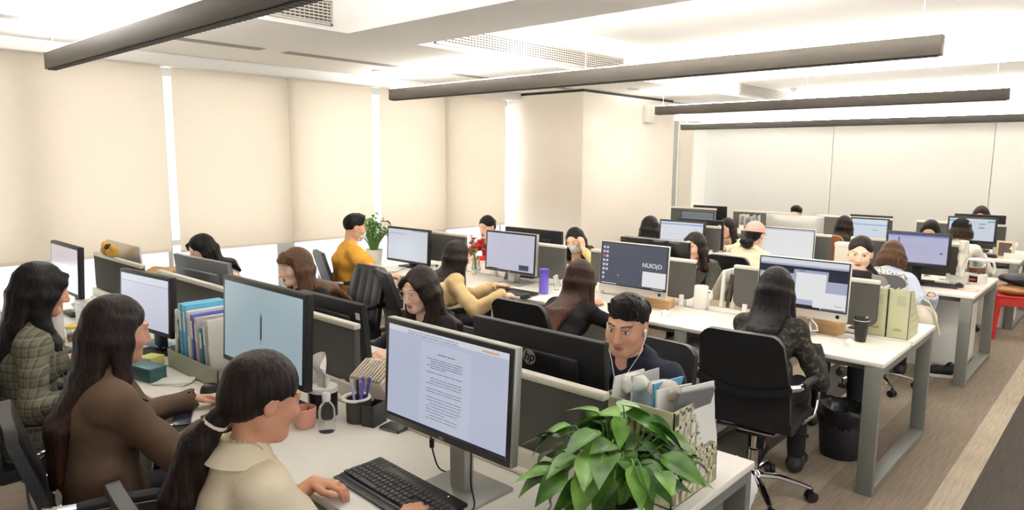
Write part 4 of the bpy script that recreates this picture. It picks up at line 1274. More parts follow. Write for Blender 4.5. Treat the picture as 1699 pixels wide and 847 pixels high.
# ------------------------------------------------------------------ the people
def cloth(name, rgb, rough=.85, **k): return mat(name, rgb, rough, bump=.18, bscale=420, spec=.25, **k)
def plaid():
    m, nt, p = nodes_of('plaid_cotton')
    tc = nt.nodes.new('ShaderNodeTexCoord'); sx = nt.nodes.new('ShaderNodeSeparateXYZ'); nt.links.new(tc.outputs['Object'], sx.inputs[0])
    def band(src, freq, w):
        a = nt.nodes.new('ShaderNodeMath'); a.operation = 'MULTIPLY'; a.inputs[1].default_value = freq
        b = nt.nodes.new('ShaderNodeMath'); b.operation = 'FRACT'; c = nt.nodes.new('ShaderNodeMath'); c.operation = 'LESS_THAN'; c.inputs[1].default_value = w
        nt.links.new(src, a.inputs[0]); nt.links.new(a.outputs[0], b.inputs[0]); nt.links.new(b.outputs[0], c.inputs[0]); return c.outputs[0]
    xy = nt.nodes.new('ShaderNodeMath'); xy.operation = 'ADD'; nt.links.new(sx.outputs['X'], xy.inputs[0]); nt.links.new(sx.outputs['Y'], xy.inputs[1])
    col = None; base = lin((96, 94, 76))
    prev = None
    for src, f, w, c in ((xy.outputs[0], 24, .40, (60, 56, 48)), (sx.outputs['Z'], 26, .40, (62, 58, 50)), (xy.outputs[0], 24, .09, (134, 126, 106)), (sx.outputs['Z'], 26, .09, (134, 126, 106))):
        mx = nt.nodes.new('ShaderNodeMix'); mx.data_type = 'RGBA'; fac = nt.nodes.new('ShaderNodeMath'); fac.operation = 'MULTIPLY'; fac.inputs[1].default_value = .6
        nt.links.new(band(src, f, w), fac.inputs[0]); nt.links.new(fac.outputs[0], mx.inputs['Factor'])
        if prev is None: mx.inputs['A'].default_value = base
        else: nt.links.new(prev, mx.inputs['A'])
        mx.inputs['B'].default_value = lin(c); prev = mx.outputs['Result']
    nt.links.new(prev, p.inputs['Base Color']); p.inputs['Roughness'].default_value = .9
    return m
def patchy(name, a, b, scale, lo=.52, hi=.6, stripes=None):
    m, nt, p = nodes_of(name)
    tc = nt.nodes.new('ShaderNodeTexCoord')
    if stripes:
        n = nt.nodes.new('ShaderNodeTexWave'); n.inputs['Distortion'].default_value = 1.5
    else:
        n = nt.nodes.new('ShaderNodeTexNoise'); n.inputs['Detail'].default_value = 5; n.inputs['Roughness'].default_value = .65
    n.inputs['Scale'].default_value = scale
    nt.links.new(tc.outputs['Object'], n.inputs['Vector'])
    r = nt.nodes.new('ShaderNodeValToRGB'); r.color_ramp.elements[0].position = lo; r.color_ramp.elements[1].position = hi
    r.color_ramp.elements[0].color = lin(a); r.color_ramp.elements[1].color = lin(b)
    nt.links.new(n.outputs['Fac'], r.inputs[0]); nt.links.new(r.outputs[0], p.inputs['Base Color']); p.inputs['Roughness'].default_value = .85
    return m
C_CREAM = cloth('cream_shirt', (232, 218, 190)); C_BROWN = cloth('brown_blazer', (98, 78, 63)); C_PLAID = plaid()
C_NAVY = cloth('navy_jacket', (34, 38, 52)); C_BLACK = cloth('black_knit', (26, 25, 27)); C_LACE = patchy('black_lace', (22, 21, 22), (84, 70, 52), 42, .52, .62)
C_KHAKI = cloth('beige_jacket', (206, 180, 132)); C_YELLOW = cloth('yellow_cotton', (226, 168, 66)); C_GREY = cloth('grey_knit', (128, 124, 122))
C_OLIVE = cloth('dark_olive_jacket', (58, 57, 50)); C_STRIPE = patchy('yellow_striped_knit', (204, 164, 70), (236, 222, 170), 30, .4, .6, True); C_RED = cloth('red_knit', (176, 36, 44))
C_BLUE = cloth('pale_blue_shirt', (204, 214, 230)); C_IVORY = cloth('ivory_jacket', (238, 226, 192)); C_WHITE = cloth('white_cotton', (236, 232, 226)); C_PEACH = cloth('peach_top', (236, 214, 186))
C_DENIM = cloth('dark_denim', (44, 54, 74)); C_JEANS = cloth('blue_denim', (70, 92, 128)); C_TRO = cloth('black_trousers', (34, 34, 38)); C_SHOE = mat('dark_shoes', (40, 37, 36), .5); C_SNEAK = mat('pale_sneakers', (214, 210, 204), .6)
TIE = cloth('cream_hair_tie', (226, 216, 204))
def H(x, y, z): return np.array([x, y, z], float)
ZH = T+.032
EY = {r: (ROWS[r]-.605, ROWS[r]+.605) for r in ROWS}
def sitter(label, head, face, hands=None, body=None, chair=None, leather=None, chair_dy=-.02, chair_dx=0, **k):
    b = body if body is not None else face[0]
    Fw = H(math.cos(math.radians(b)), math.sin(math.radians(b)), 0); Rt = H(Fw[1], -Fw[0], 0)
    if hands is None:
        row = min(ROWS, key=lambda r: min(abs(EY[r][0]-head[1]), abs(EY[r][1]-head[1]))) if True else 1
        e = EY[row][0] if Fw[1] > 0 else EY[row][1]
        sg = 1 if Fw[1] > 0 else -1
        hands = (H(head[0], e+sg*.09, ZH)-Rt*.17, H(head[0], e+sg*.10, ZH)+Rt*.18)
    k.setdefault('bottom', C_TRO); k.setdefault('shoes', C_SHOE)
    I = person(label, head, face, hands, body=b, **k)
    if chair:
        p = I['pel']+I['Fw']*(.05+chair_dy); chair_at(p[0]+chair_dx, p[1], b, chair, leather)
    return I
NEAR = dict(step=.009, fstep=.0032); MID = dict(step=.012, fstep=.0042); FAR = dict(step=.016, fstep=.0065, detail=False)

# nearest desk, near side
p1 = sitter('woman with black low ponytail in a cream shirt typing at the nearest screen', H(-1.745, .905, 1.165), (84, -20, 0), (at(520, 803, .80), H(-1.50, 1.19, ZH)), body=84, chair='black office chair of the ponytail woman at the bottom edge',
       skin=(206, 152, 122), sc=1.0, hair=dict(kind='pony', mat=H_DARK, len=.42, step=.0045, tie=(-.012, -.100, -.075), tie_mat=TIE, out=.10, dir=nrm(H(-.55, -.75, 0)), end=1.0, thick=.013),
       top=dict(mat=C_CREAM, name='shirt', sleeve=.50, collar=2, grow=.018, wrinkle=.0035), hand_dirs=(nrm(H(.75, .62, -.06)), nrm(H(.0, 1, -.05))), elbow=(H(-.3, -.3, -1), H(.15, -.45, -1)), **NEAR)
p2 = sitter('woman with long straight black hair in a brown blazer', H(-2.68, .85, 1.205), (86, -14, 0), (at(318, 662, .80), at(372, 698, .80)), body=80, chair='black office chair under the woman in the brown blazer',
       skin=(212, 160, 134), hair=dict(kind='long', mat=H_DARK, len=.36, step=.0045, width=.08, ear=0, hairline=.0, temple=()),
       top=dict(mat=C_BROWN, name='blazer', grow=.024, collar=2, wrinkle=.004, vneck=.10), hand_dirs=(nrm(H(.3, 1, -.1)), nrm(H(.35, 1, -.1))), **NEAR)
p3 = sitter('woman in a green grey plaid shirt at far left', H(-3.66, .86, 1.22), (84, -16, 0), (at(128, 592, .80), at(165, 645, .80)), body=78, chair='black office chair under the plaid shirt woman',
       skin=(206, 150, 122), hair=dict(kind='long', mat=H_BLACK, len=.30, step=.0055, front=(1,), front_len=.24, front_n=2, width=.085, temple=(1,)),
       top=dict(mat=C_PLAID, name='plaid_shirt', grow=.022, collar=2, wrinkle=.005, sleeve=.7), bottom=C_DENIM, **NEAR)
# nearest desk, far side
p4 = sitter('young man in navy jacket with white earphones behind the badge monitor', H(-1.60, 2.50, 1.115), (-80, -10, 3), (H(-1.42, 2.20, ZH), H(-1.78, 2.18, ZH)), body=-92, male=True, chair='black office chair behind the man in navy', chair_dy=.05, chair_dx=-.07, lean=.14,
       skin=(200, 152, 124), lips=(168, 100, 90), sc=1.05, hair=dict(kind='short', mat=H_BLACK, step=.0035), top=dict(mat=C_NAVY, name='jacket', grow=.020, collar=2, wrinkle=.004), step=.009, fstep=.0028)
p5 = sitter('woman in round glasses with long black hair in a black top', H(-3.09, 2.60, 1.06), (-88, -13, 0), None, body=-90, sc=1.07, chair='black office chair behind the woman in glasses', leather=(M_LEATHER, .30), chair_dy=.04, lean=.12,
       skin=(228, 188, 164), hair=dict(kind='long', mat=H_DARK, len=.34, step=.0045, front=(-1, 1), front_len=.34, temple=(1, -1)), top=dict(mat=C_BLACK, name='sweater', collar=0), **MID)
p6 = sitter('woman with brown fringe and long straight hair in profile', H(-4.46, 2.60, 1.045), (-96, -10, 0), None, body=-92, sc=1.10, chair='black office chair behind the woman with the fringe', chair_dx=-.10,
       skin=(230, 190, 166), hair=dict(kind='long', mat=H_CHEST, len=.34, step=.005, front=(1, -1), front_len=.30, bangs=.052), top=dict(mat=C_BLACK, name='sweater', collar=0), **MID)
p7 = sitter('dark haired woman bent over by the bright window', H(-5.72, 2.49, 1.065), (-98, -28, 0), None, body=-92, skin=(230, 192, 172), hair=dict(kind='long', mat=H_BLACK, len=.18, step=.007, temple=(1,)), top=dict(mat=C_PEACH, name='blouse'), **FAR)
# middle desk, near side
p8 = sitter('woman with long black hair in a black lace top seen from behind', H(-1.49, 3.85, 1.105), (96, -24, 0), (H(-1.56, 4.20, ZH+.03), at(1352, 578, ZH)), body=95, chair='large black leather chair with chrome arms in front of the lace top woman', chair_dy=-.03,
       skin=(214, 166, 140), hair=dict(kind='long', mat=H_BLACK, len=.30, step=.005, width=.055, hairline=.0), top=dict(mat=C_LACE, name='lace_top', grow=.016, collar=0, wrinkle=.004), hand_dirs=(nrm(H(.1, .9, .2)), nrm(H(-.8, .5, .1))), **MID)
p9 = sitter('woman with long straight brown hair in a black top seen from behind', H(-2.755, 3.72, 1.035), (92, -12, 0), None, body=91, chair='black office chair under the woman with long brown hair',
       hair=dict(kind='long', mat=H_BROWN, len=.42, step=.005, width=.068), top=dict(mat=C_BLACK, name='sweater', collar=0), **MID)
p10 = sitter('woman with long dark hair in a loose beige jacket', H(-4.05, 3.81, 1.045), (74, -14, 0), (at(822, 474, ZH+.02), at(834, 492, ZH)), body=70, chair='black office chair under the woman in beige',
       skin=(226, 184, 158), hair=dict(kind='long', mat=H_DARK, len=.40, step=.0055, width=.09, front=(1,), front_len=.30), top=dict(mat=C_KHAKI, name='jacket', grow=.026, collar=2, wrinkle=.007, hood=True), step=.011, fstep=.0045)
p11 = sitter('man in a yellow t-shirt with spiky black hair', H(-5.46, 3.81, 1.172), (72, -12, 0), (at(600, 452, ZH), at(648, 464, ZH)), body=70, male=True, chair='dark office chair of the man in yellow',
       skin=(222, 172, 142), hair=dict(kind='short', mat=H_BLACK, step=.0055, quiff=.04), top=dict(mat=C_YELLOW, name='t_shirt', sleeve=.36, collar=0, grow=.020, wrinkle=.005), bottom=C_JEANS, step=.012, fstep=.0048)
# middle desk, far side
p12 = sitter('woman with tied dark hair looking over the lace top woman\'s screen', H(-1.49, 5.37, 1.165), (-76, -8, 4), None, body=-85, skin=(236, 198, 174), hair=dict(kind='pony', mat=H_DARK, len=.26, step=.005, out=.07, thick=.008, dir=nrm(H(.8, .5, 0))), top=dict(mat=C_GREY, name='sweater'), **MID)
p13 = sitter('woman in a dark olive jacket beside the plastic wrapped monitor', H(-2.84, 5.45, 1.085), (-98, -8, 0), None, body=-84, skin=(226, 176, 150), chair='white office chair beside the woman in dark olive', leather=M_LEATHER_WHITE,
       hair=dict(kind='long', mat=H_DARK, len=.24, step=.006, front=(1,), front_len=.20), top=dict(mat=C_OLIVE, name='jacket', grow=.024, collar=2), step=.012, fstep=.005)
p14 = sitter('woman in a pale face mask leaning on her hand', H(-4.14, 5.48, 1.03), (-78, -18, -10), (H(-3.985, 5.40, .97), H(-4.30, 5.10, ZH)), body=-84, skin=(234, 188, 160), hair=dict(kind='long', mat=H_BLACK, len=.18, step=.006, ear=-1, width=.06),
       top=dict(mat=C_STRIPE, name='striped_sweater'), hand_dirs=(nrm(H(-.25, .1, 1)), nrm(H(0, -1, 0))), elbow=(H(.9, -.35, -.6), H(-.5, .2, -.8)), step=.012, fstep=.005)
p15 = sitter('woman in a red sweater by the window', H(-5.36, 5.48, 1.075), (-84, -16, 0), None, body=-88, skin=(236, 196, 172), hair=dict(kind='bun', mat=H_BLACK, step=.007), top=dict(mat=C_RED, name='sweater'), **FAR)
# third desk
p16 = sitter('woman with short brown hair bent forward in a pale blue shirt', H(-1.545, 6.48, 1.035), (96, -34, 0), (H(-1.70, 6.72, ZH), at(1545, 492, ZH)), body=94, chair='grey office chair with a white bag on it behind the magazine files', leather=M_LEATHER_GREY, chair_dy=-.05,
       hair=dict(kind='bob', mat=H_CHEST, len=.05, step=.007), top=dict(mat=C_BLUE, name='shirt', grow=.026, collar=1, wrinkle=.005), step=.013, fstep=.006)
p17 = sitter('woman in a pink cap and ivory jacket', H(-2.715, 6.42, 1.125), (82, -8, 0), None, body=86, chair='black office chair of the woman in the pink cap',
       skin=(232, 192, 168), hair=dict(kind='pony', mat=H_BLACK, len=.08, step=.007, tie=(0, -.098, -.05), out=.05), top=dict(mat=C_IVORY, name='jacket', grow=.03, collar=2, wrinkle=.006), step=.013, fstep=.006)
p18 = sitter('dark haired sitter facing away below the column', H(-3.90, 6.49, 1.105), (92, -10, 0), None, body=90, hair=dict(kind='long', mat=H_BLACK, len=.22, step=.008), top=dict(mat=C_BLACK, name='sweater'), **FAR)
p19 = sitter('sitter whose black hair just shows above the lilac screen', H(-1.60, 8.10, 1.11), (-90, -20, 0), None, body=-90, hair=dict(kind='bob', mat=H_BLACK, step=.009), top=dict(mat=C_BLACK, name='sweater'), **FAR)
p20 = sitter('woman with long dark hair in a cream top, seen in profile', H(-3.80, 8.12, .995), (-104, -12, 0), None, body=-88, skin=(230, 184, 158), hair=dict(kind='long', mat=H_DARK, len=.24, step=.008), top=dict(mat=C_PEACH, name='blouse'), **FAR)
# farthest desk
p21 = sitter('woman with long dark hair in white facing away at the farthest desk', H(-2.72, 9.08, 1.035), (88, -12, 0), None, body=88, chair='tan office chair behind the woman in white', leather=M_LEATHER_TAN, hair=dict(kind='long', mat=H_DARK, len=.24, step=.008), top=dict(mat=C_WHITE, name='shirt'), **FAR)
p22 = sitter('person in a black cap and white shirt', H(-1.49, 9.08, 1.075), (72, -10, 0), None, body=82, chair='brown office chair behind the black cap', leather=M_LEATHER_TAN, skin=(214, 166, 140), male=True, hair=dict(kind='bob', mat=H_BROWN, len=.0, step=.008), top=dict(mat=C_WHITE, name='shirt', collar=1), **FAR)
p23 = sitter('person whose dark hair shows above the big silver screen', H(-3.93, 10.75, 1.02), (-90, -10, 0), None, body=-90, hair=dict(kind='short', mat=H_BLACK, step=.010), top=dict(mat=C_BLACK, name='sweater'), **FAR)
p24 = sitter('person whose brown hair shows above the farthest end monitor', H(-1.57, 10.75, 1.135), (-90, -20, 0), None, body=-90, hair=dict(kind='bob', mat=H_BROWN, step=.010), top=dict(mat=C_GREY, name='sweater'), **FAR)

# ------------------------------------------------------------------ things people wear
def local_to(I, mb): mb.v = [tuple(I['fr'].w(*[q*I['sc'] for q in v])-I['base']) for v in mb.v]; return mb
def cap(I, m, label, logo=None, letters=None):
    mb = MB()
    def dome(u, v):
        a = 2*math.pi*u; t = v*math.pi/2
        return Vector((.0945*math.cos(a)*math.cos(t), -.018+.116*math.sin(a)*math.cos(t), .026+.106*math.sin(t)))
    mb.grid(dome, 24, 8)
    c = local_to(I, mb).build('cap', m, I['root'], 80); c['label'] = label
    mb = MB()
    def brim(u, v):
        a = math.pi*(.14+.72*u); k = 1+.62*v
        return Vector((.086*math.cos(a), -.012+.106*math.sin(a)*k, .036-.018*v-.02*math.cos(a)**2)), Vector((0, .2, 1))
    mb.shell(brim, .004, 14, 4); local_to(I, mb).build('brim', m, c, 70)
    mb = MB(); mb.ell((0, -.018, .133), (.008, .008, .005), 8); local_to(I, mb).build('button', m, c)
    if letters:
        mb = MB()
        for i, ch in enumerate(letters):
            an = math.radians(letters_at[0]+(len(letters)/2-.5-i)*letters_at[1]); p = Vector((.0945*math.cos(an), -.018+.1165*math.sin(an), .052))
            text_mb(ch, .036, facing(p, (-math.sin(an)*-1*-1, math.cos(an)*1, 0), (0, 0, 1)), mb, th=.002, bold=.001)
        local_to(I, mb).build('cap_letters', M_DARKLINE, c)
    return c
M_PINK = cloth('pink_cotton', (232, 178, 164)); M_CAPBLACK = cloth('black_cotton', (24, 25, 28))
letters_at = (205, 17)
c = cap(p17, M_PINK, 'pink baseball cap', letters='YESR')
c = cap(p22, M_CAPBLACK, 'black baseball cap')
mb = MB(); mb.ell((.082, -.03, .075), (.010, .012, .012), 10); local_to(p22, mb).build('white_badge', M_WHITEP, c)

def face_mask(I, m):
    mb = MB()
    def sh(u, v):
        a = (u-.5)*2*1.15; z = -.022-.082*v
        r = .082+.020*math.exp(-(a*2.2)**2)*(1-abs(v-.45))
        return Vector((math.sin(a)*.068*(1-.22*v*abs(math.sin(a))), .022+math.cos(a)*(r)-.02*v*v, z+.006*math.cos(a*2))), Vector((math.sin(a), math.cos(a), 0))
    mb.shell(sh, .003, 16, 8); f = local_to(I, mb).build('face_mask', m, I['root'], 70); f['label'] = 'pale surgical face mask'
    for s in (-1, 1):
        mb = MB(); mb.tube([(s*.062, .050, -.030), (s*.076, .015, -.018), (s*.083, -.020, .004), (s*.080, -.024, -.02), (s*.072, .02, -.06), (s*.058, .045, -.085)], .0016, 6)
        local_to(I, mb).build('ear_loop', M_WHITEP, f)
M_MASK = mat('mask_fabric', (206, 224, 232), .85); face_mask(p14, M_MASK); face_mask(p11, mat('mask_fabric_white', (228, 236, 238), .85))
# glasses
mb = MB()
for s in (-1, 1):
    mb.tube([(s*.033+.024*math.cos(a), .1015-.006*abs(math.cos(a)), .004+.022*math.sin(a)) for a in [2*math.pi*k/18 for k in range(18)]], .0014, 6, True)
    mb.tube([(s*.057, .096, .008), (s*.074, .07, .010), (s*.079, .0, .008)], .0013, 6)
mb.tube([(-.010, .103, .008), (0, .107, .010), (.010, .103, .008)], .0013, 6)
local_to(p5, mb).build('glasses', mat('gold_wire', (196, 170, 150), .3, .8), p5['root'])
# earphones of the man in navy
M_EAR = mat('white_earphone', (244, 244, 242), .3)
mb = MB()
for s in (-1, 1):
    mb.ell((s*.081, .008, -.006), (.007, .009, .009), 8); mb.tube([(s*.083, .010, -.008), (s*.084, .014, -.038)], .0035, 8)
    mb.tube([(s*.084, .014, -.038), (s*.070, .030, -.10), (s*.045, .052, -.15), (s*.018, .085, -.205), (.0, .100, -.25), (0, .10, -.30)], .0016, 6)
local_to(p4, mb).build('earphones', M_EAR, p4['root'])

# ------------------------------------------------------------------ things on the nearest desk
M_PAPER = mat('paper', (240, 238, 232), .8); M_PAPERG = mat('grey_paper', (196, 194, 190), .8); M_CARD = mat('cardboard', (186, 150, 104), .85, bump=.1, bscale=200)
M_BLUEF = mat('light_blue_folder', (96, 178, 214), .45); M_NAVYF = mat('indigo_folder', (84, 88, 168), .5); M_TEALF = mat('teal_folder', (52, 120, 140), .5)
M_LEAF = None
def put(name, label, cat, x, y, z=T, rz=0.0, group=None): return thing(name, label, cat, (x, y, z), rz, group)
def add(r, name, m, fn, angle=35):
    mb = MB(); fn(mb); return mb.build(name, m, r, angle)

M_KEY = mat('dark_keys', (48, 48, 50), .5)
def keyboard(label, x, y, rz=0.0, w=.44, d=.165, body=None, keys=None, detail=True, light=False):
    r = put('keyboard', label, 'keyboard', x, y, T, rz, 'keyboards on the desks')
    body = body or M_BLACKP; keys = keys or M_KEY
    tl = Matrix.Rotation(math.radians(3.5), 4, 'X')
    mb = MB(); mb.box((0, 0, .011), (w, d, .016), .005, tl); mb.box((0, -d/2-.012, .007), (w, .028, .010), .005, tl); mb.build('case', body, r)
    if detail:
        mb = MB(); rows = 5; y0 = -d*.38; kw = w*.66/15
        for i in range(rows):
            for k in range(15):
                if i == 0 and 3 < k < 9: continue
                mb.box((-w*.48+kw*(k+.5), y0+i*d*.135, .0215), (kw*.86, d*.115, .007), .0018, tl, seg=1)
        mb.box((-w*.48+kw*6.5, y0, .0215), (kw*4.9, d*.115, .007), .0018, tl, seg=1)
        for k in range(12): mb.box((-w*.47+kw*(k*1.22+.6), y0+d*.80, .0215), (kw*.9, d*.085, .006), .0015, tl, seg=1)
        for i in range(5):
            for k in range(3): mb.box((w*.215+kw*(k-.2), y0+i*d*.135, .0215), (kw*.86, d*.115, .007), .0018, tl, seg=1) if i not in (2,) else None
            for k in range(4): mb.box((w*.355+kw*(k-.2), y0+i*d*.135, .0215), (kw*.86, d*.115, .007), .0018, tl, seg=1)
        mb.build('key_pattern', keys, r)
    if light:
        mb = MB(); mb.ell((w*.34, d*.40, .022), (.003, .003, .002), 8); mb.build('lamp_dot', emit_mat('keyboard_lamp', (255, 190, 150), 3.0), r)
    return r
keyboard('black keyboard under the typing hand at the nearest screen', -1.68, 1.325, math.radians(-3), .47, .165, light=True)
def mouse(label, x, y, rz=0, m=None):
    r = put('computer_mouse', label, 'mouse', x, y, T, rz, 'computer mice on the desks')
    mb = MB()
    def f(u, v):
        a = 2*math.pi*u; t = v*math.pi/2
        return Vector((.031*math.cos(a)*math.cos(t)**.6, .055*math.sin(a)*math.cos(t)**.6, .036*math.sin(t)**.8+.001-.006*math.sin(a)*math.sin(t)))
    mb.grid(lambda u, v: f(u, min(v, .999)), 20, 8); mb.build('shell', m or M_BLACKP, r, 80)
    mb = MB(); mb.tube([(-.004, .028, .033), (.004, .028, .033)], .006, 10); mb.build('wheel', M_GREYPL, r)
    return r
p = at(352, 650); mouse('black mouse under the hand of the woman in the brown blazer', p[0], p[1]); keyboard('black keyboard before the pen picture screen', -2.58, 1.26, 0, .42, .13)
# cables of the nearest monitor
def cable(label, pts, r=.0028, m=M_BLACKP, bead=None):
    mb = MB(); P = [Vector(q) for q in pts]; out = []
    for i in range(len(P)-1):
        p0, p1, p2, p3 = P[max(i-1, 0)], P[i], P[i+1], P[min(i+2, len(P)-1)]
        for k in range(6):
            t = k/6; out.append(.5*((2*p1)+(-p0+p2)*t+(2*p0-5*p1+4*p2-p3)*t*t+(-p0+3*p1-3*p2+p3)*t**3))
    out.append(P[-1]); mb.tube(out, r, 8)
    if bead: mb.lathe([(.0, -.016), (.008, -.014), (.009, .014), (0, .016)], c=bead, n=10)
    o = mb.build('cable', m, None); return tag(o, label, 'cable', 'black cables on the nearest desk')
cable('black cable with a bead hanging left of the nearest monitor stand', [(-1.69, 1.46, .99), (-1.70, 1.47, .91), (-1.70, 1.48, .84), (-1.69, 1.50, .775), (-1.66, 1.53, .762), (-1.60, 1.52, .80), (-1.57, 1.49, .88), (-1.56, 1.47, .97)], bead=(-1.70, 1.475, .87))
cable('black cable looping down in front of the nearest monitor stand', [(-1.49, 1.455, .97), (-1.475, 1.44, .90), (-1.45, 1.415, .83), (-1.42, 1.40, .775), (-1.43, 1.37, .7585), (-1.50, 1.345, .7585), (-1.52, 1.36, .7585)])
cable('grey cable running along the desk behind the leafy plant', [(-1.36, 1.64, .80), (-1.30, 1.61, .78), (-1.26, 1.56, .7585), (-1.30, 1.48, .7585), (-1.33, 1.40, .7585), (-1.36, 1.30, .7585)], m=M_GREYPL)

# spray bottle, tissue box, pen cup, pink cup
M_GLASS = mat('clear_plastic', (240, 246, 246), .03, trans=1.0, ior=1.25); M_WATER = mat('water', (236, 244, 244), .02, trans=1.0, ior=1.33)
p = at(543, 716)
r = put('spray_bottle', 'clear plastic bottle standing in front of the tissue box', 'bottle', p[0], p[1])
add(r, 'bottle', M_GLASS, lambda m: m.lathe([(.0, .001), (.031, .001), (.033, .008), (.033, .085), (.030, .100), (.018, .118), (.014, .124), (.014, .138), (0, .138)], n=24), 50)
add(r, 'cap', M_WHITEP, lambda m: m.lathe([(.016, .124), (.017, .150), (.014, .156), (0, .157)], n=18))
p = at(538, 688)
r = put('tissue_box', 'round tissue box with black sides and white lid beside the clear bottle', 'tissue box', p[0], p[1])
add(r, 'body', M_BLACKP, lambda m: m.lathe([(.0, 0), (.056, 0), (.057, .11), (.057, .114), (0, .114)], n=32))
add(r, 'lid', M_WHITEP, lambda m: m.lathe([(.060, .104), (.062, .112), (.058, .124), (.022, .129), (.018, .124), (0, .124)], n=32), 50)
add(r, 'front_plate', M_WHITEP, lambda m: m.bb((-.060, -.040, .02), (-.052, .010, .10), .002))
def tissue(m):
    def f(u, v):
        a = (u-.5)*2; w = .020+.034*math.sin(min(1, v*1.25)*1.6)
        top = .028*math.cos(a*2.6+.6)*v
        y = .016*math.cos(a*4.2)*(.3+v)+.006*math.sin(v*9+a*3)
        return Vector((a*w+.010*math.sin(v*5)-.006*v, y, .115+.118*v+top)), Vector((.3*math.sin(a*4.2), -1, .1))
    m.shell(f, .0016, 22, 16)
add(r, 'tissue', M_PAPER, tissue, 60)
p = at(596, 698)
r = put('pen_holder', 'black mesh pen holder with a white ring beside the tissue box', 'pen holder', p[0], p[1], T, .3)
add(r, 'mesh_cup', mat('dark_mesh', (56, 54, 50), .5, .3, bump=.4, bscale=900), lambda m: m.lathe([(.0, .001), (.050, .001), (.052, .094), (.048, .094), (.046, .01), (0, .01)], n=28))
add(r, 'side_box', M_BLACKP, lambda m: (m.bb((.045, -.045, .0), (.105, .045, .004)), m.bb((.101, -.045, 0), (.105, .045, .09)), m.bb((.045, -.045, 0), (.105, -.041, .085)), m.bb((.045, .041, 0), (.105, .045, .085)), m.bb((.045, -.045, .0), (.05, .045, .08))))
add(r, 'ring', M_WHITEP, lambda m: m.tube([(-.012+.054*math.cos(a), .054*math.sin(a), .096) for a in [2*math.pi*k/28 for k in range(28)]], .0065, 10, True))
for i, (c, dx, dy, h) in enumerate((((92, 84, 176), .012, .004, .175), ((110, 98, 190), .022, -.008, .165), ((40, 40, 44), -.018, .01, .15), ((200, 190, 214), -.004, -.014, .16), ((70, 66, 150), .018, .016, .17))):
    q = thing('pen', ['indigo pen with round cap, tallest in the mesh pen holder', 'violet pen leaning right in the mesh pen holder', 'black pen at the left of the mesh pen holder', 'pale lilac pen at the front of the mesh pen holder', 'dark blue pen at the back of the mesh pen holder'][i], 'pen', (p[0]+dx*.7, p[1]+dy*.7, T+.012), 0, 'pens in the mesh holder')
    pm = mat('pen_plastic', c, .35)
    add(q, 'barrel', pm, lambda m: m.tube([(0, 0, 0), (dx*.9, dy*.9, h*.72)], .0055, 10)); add(q, 'pen_cap', pm, lambda m: m.tube([(dx*.9, dy*.9, h*.72), (dx*1.25, dy*1.25, h)], [.0068, .006], 10))
p = at(506, 708)
r = put('cup', 'salmon pink cup with a spoon in it, beside the tissue box', 'cup', p[0], p[1])
add(r, 'bowl', mat('salmon_ceramic', (226, 164, 146), .4), lambda m: m.lathe([(.0, .001), (.036, .001), (.044, .02), (.046, .078), (.043, .080), (.041, .076), (.040, .012), (0, .010)], n=28), 50)
add(r, 'spoon', M_BLACKP, lambda m: m.tube([(.0, .0, .02), (.012, .014, .082)], .0025, 8))
# fan heater
r = put('desk_heater', 'beige slatted desk heater behind the pen holder', 'heater', -2.375, 1.765, T, .2)
M_BEIGE = mat('beige_plastic', (214, 202, 184), .5)
R_ = Matrix.Translation((0, 0, .105)) @ Matrix.Rotation(math.radians(28), 4, 'X')
add(r, 'housing', M_BEIGE, lambda m: m.box((0, 0, 0), (.20, .15, .15), .025, R_))
add(r, 'grille', M_BEIGE, lambda m: [m.box(R_ @ Vector((-.075+.0168*k, -.005, .077)), (.007, .115, .012), .002, R_.to_3x3().to_4x4()) for k in range(10)])
add(r, 'grille_backing', mat('heater_dark', (120, 108, 96), .7), lambda m: m.box(R_ @ Vector((0, -.005, .0745)), (.165, .118, .003), 0, R_.to_3x3().to_4x4()))
add(r, 'foot', M_BEIGE, lambda m: m.bb((-.085, -.06, 0), (.085, .06, .06), .012))
p = at(655, 712); r = put('card_reader', 'flat black card reader lying left of the nearest monitor', 'card reader', p[0], p[1], T, .2)
add(r, 'body', M_BLACKP, lambda m: m.bb((-.05, -.035, 0), (.05, .035, .012), .003)); add(r, 'slot', M_GREYPL, lambda m: m.bb((-.04, -.037, .004), (.04, -.034, .008)))
# phone of the woman in brown, teal box, papers
p = at(302, 697)
r = put('mobile_phone', 'dark mobile phone lying at the desk edge before the brown blazer', 'phone', p[0], p[1], T, math.radians(-28))
add(r, 'body', mat('phone_frame', (70, 72, 78), .3, .6), lambda m: m.bb((-.078, -.037, 0), (.078, .037, .009), .003)); add(r, 'screen', mat('dark_glass', (22, 28, 40), .06), lambda m: m.bb((-.075, -.034, .0085), (.075, .034, .0096), .0005))
p = at(243, 628)
r = put('pencil_box', 'dark teal box beside the folder organiser', 'box', p[0], p[1], T, math.radians(12))
add(r, 'box', mat('teal_plastic', (44, 82, 84), .45), lambda m: m.bb((-.10, -.045, 0), (.10, .045, .062), .008)); add(r, 'lid', mat('teal_lid', (52, 92, 94), .4), lambda m: m.bb((-.101, -.046, .055), (.101, .046, .070), .006))
for i, (px, py, rz, w, d, z, m_, nm, lb) in enumerate(((285, 636, .5, .16, .10, 0, M_PAPER, 'paper_sheet', 'white sheet lying left of the folder organiser'), (262, 602, .2, .18, .13, 0, M_PAPERG, 'paper_stack', 'loose grey papers lying behind the teal box'))):
    p = at(px, py); r = put(nm, lb, 'papers', p[0], p[1], T, rz)
    add(r, 'sheets', m_, lambda m: [m.box((.006*k, .004*k, .002+.003*k), (w, d, .002), 0, .12*k) for k in range(4)])
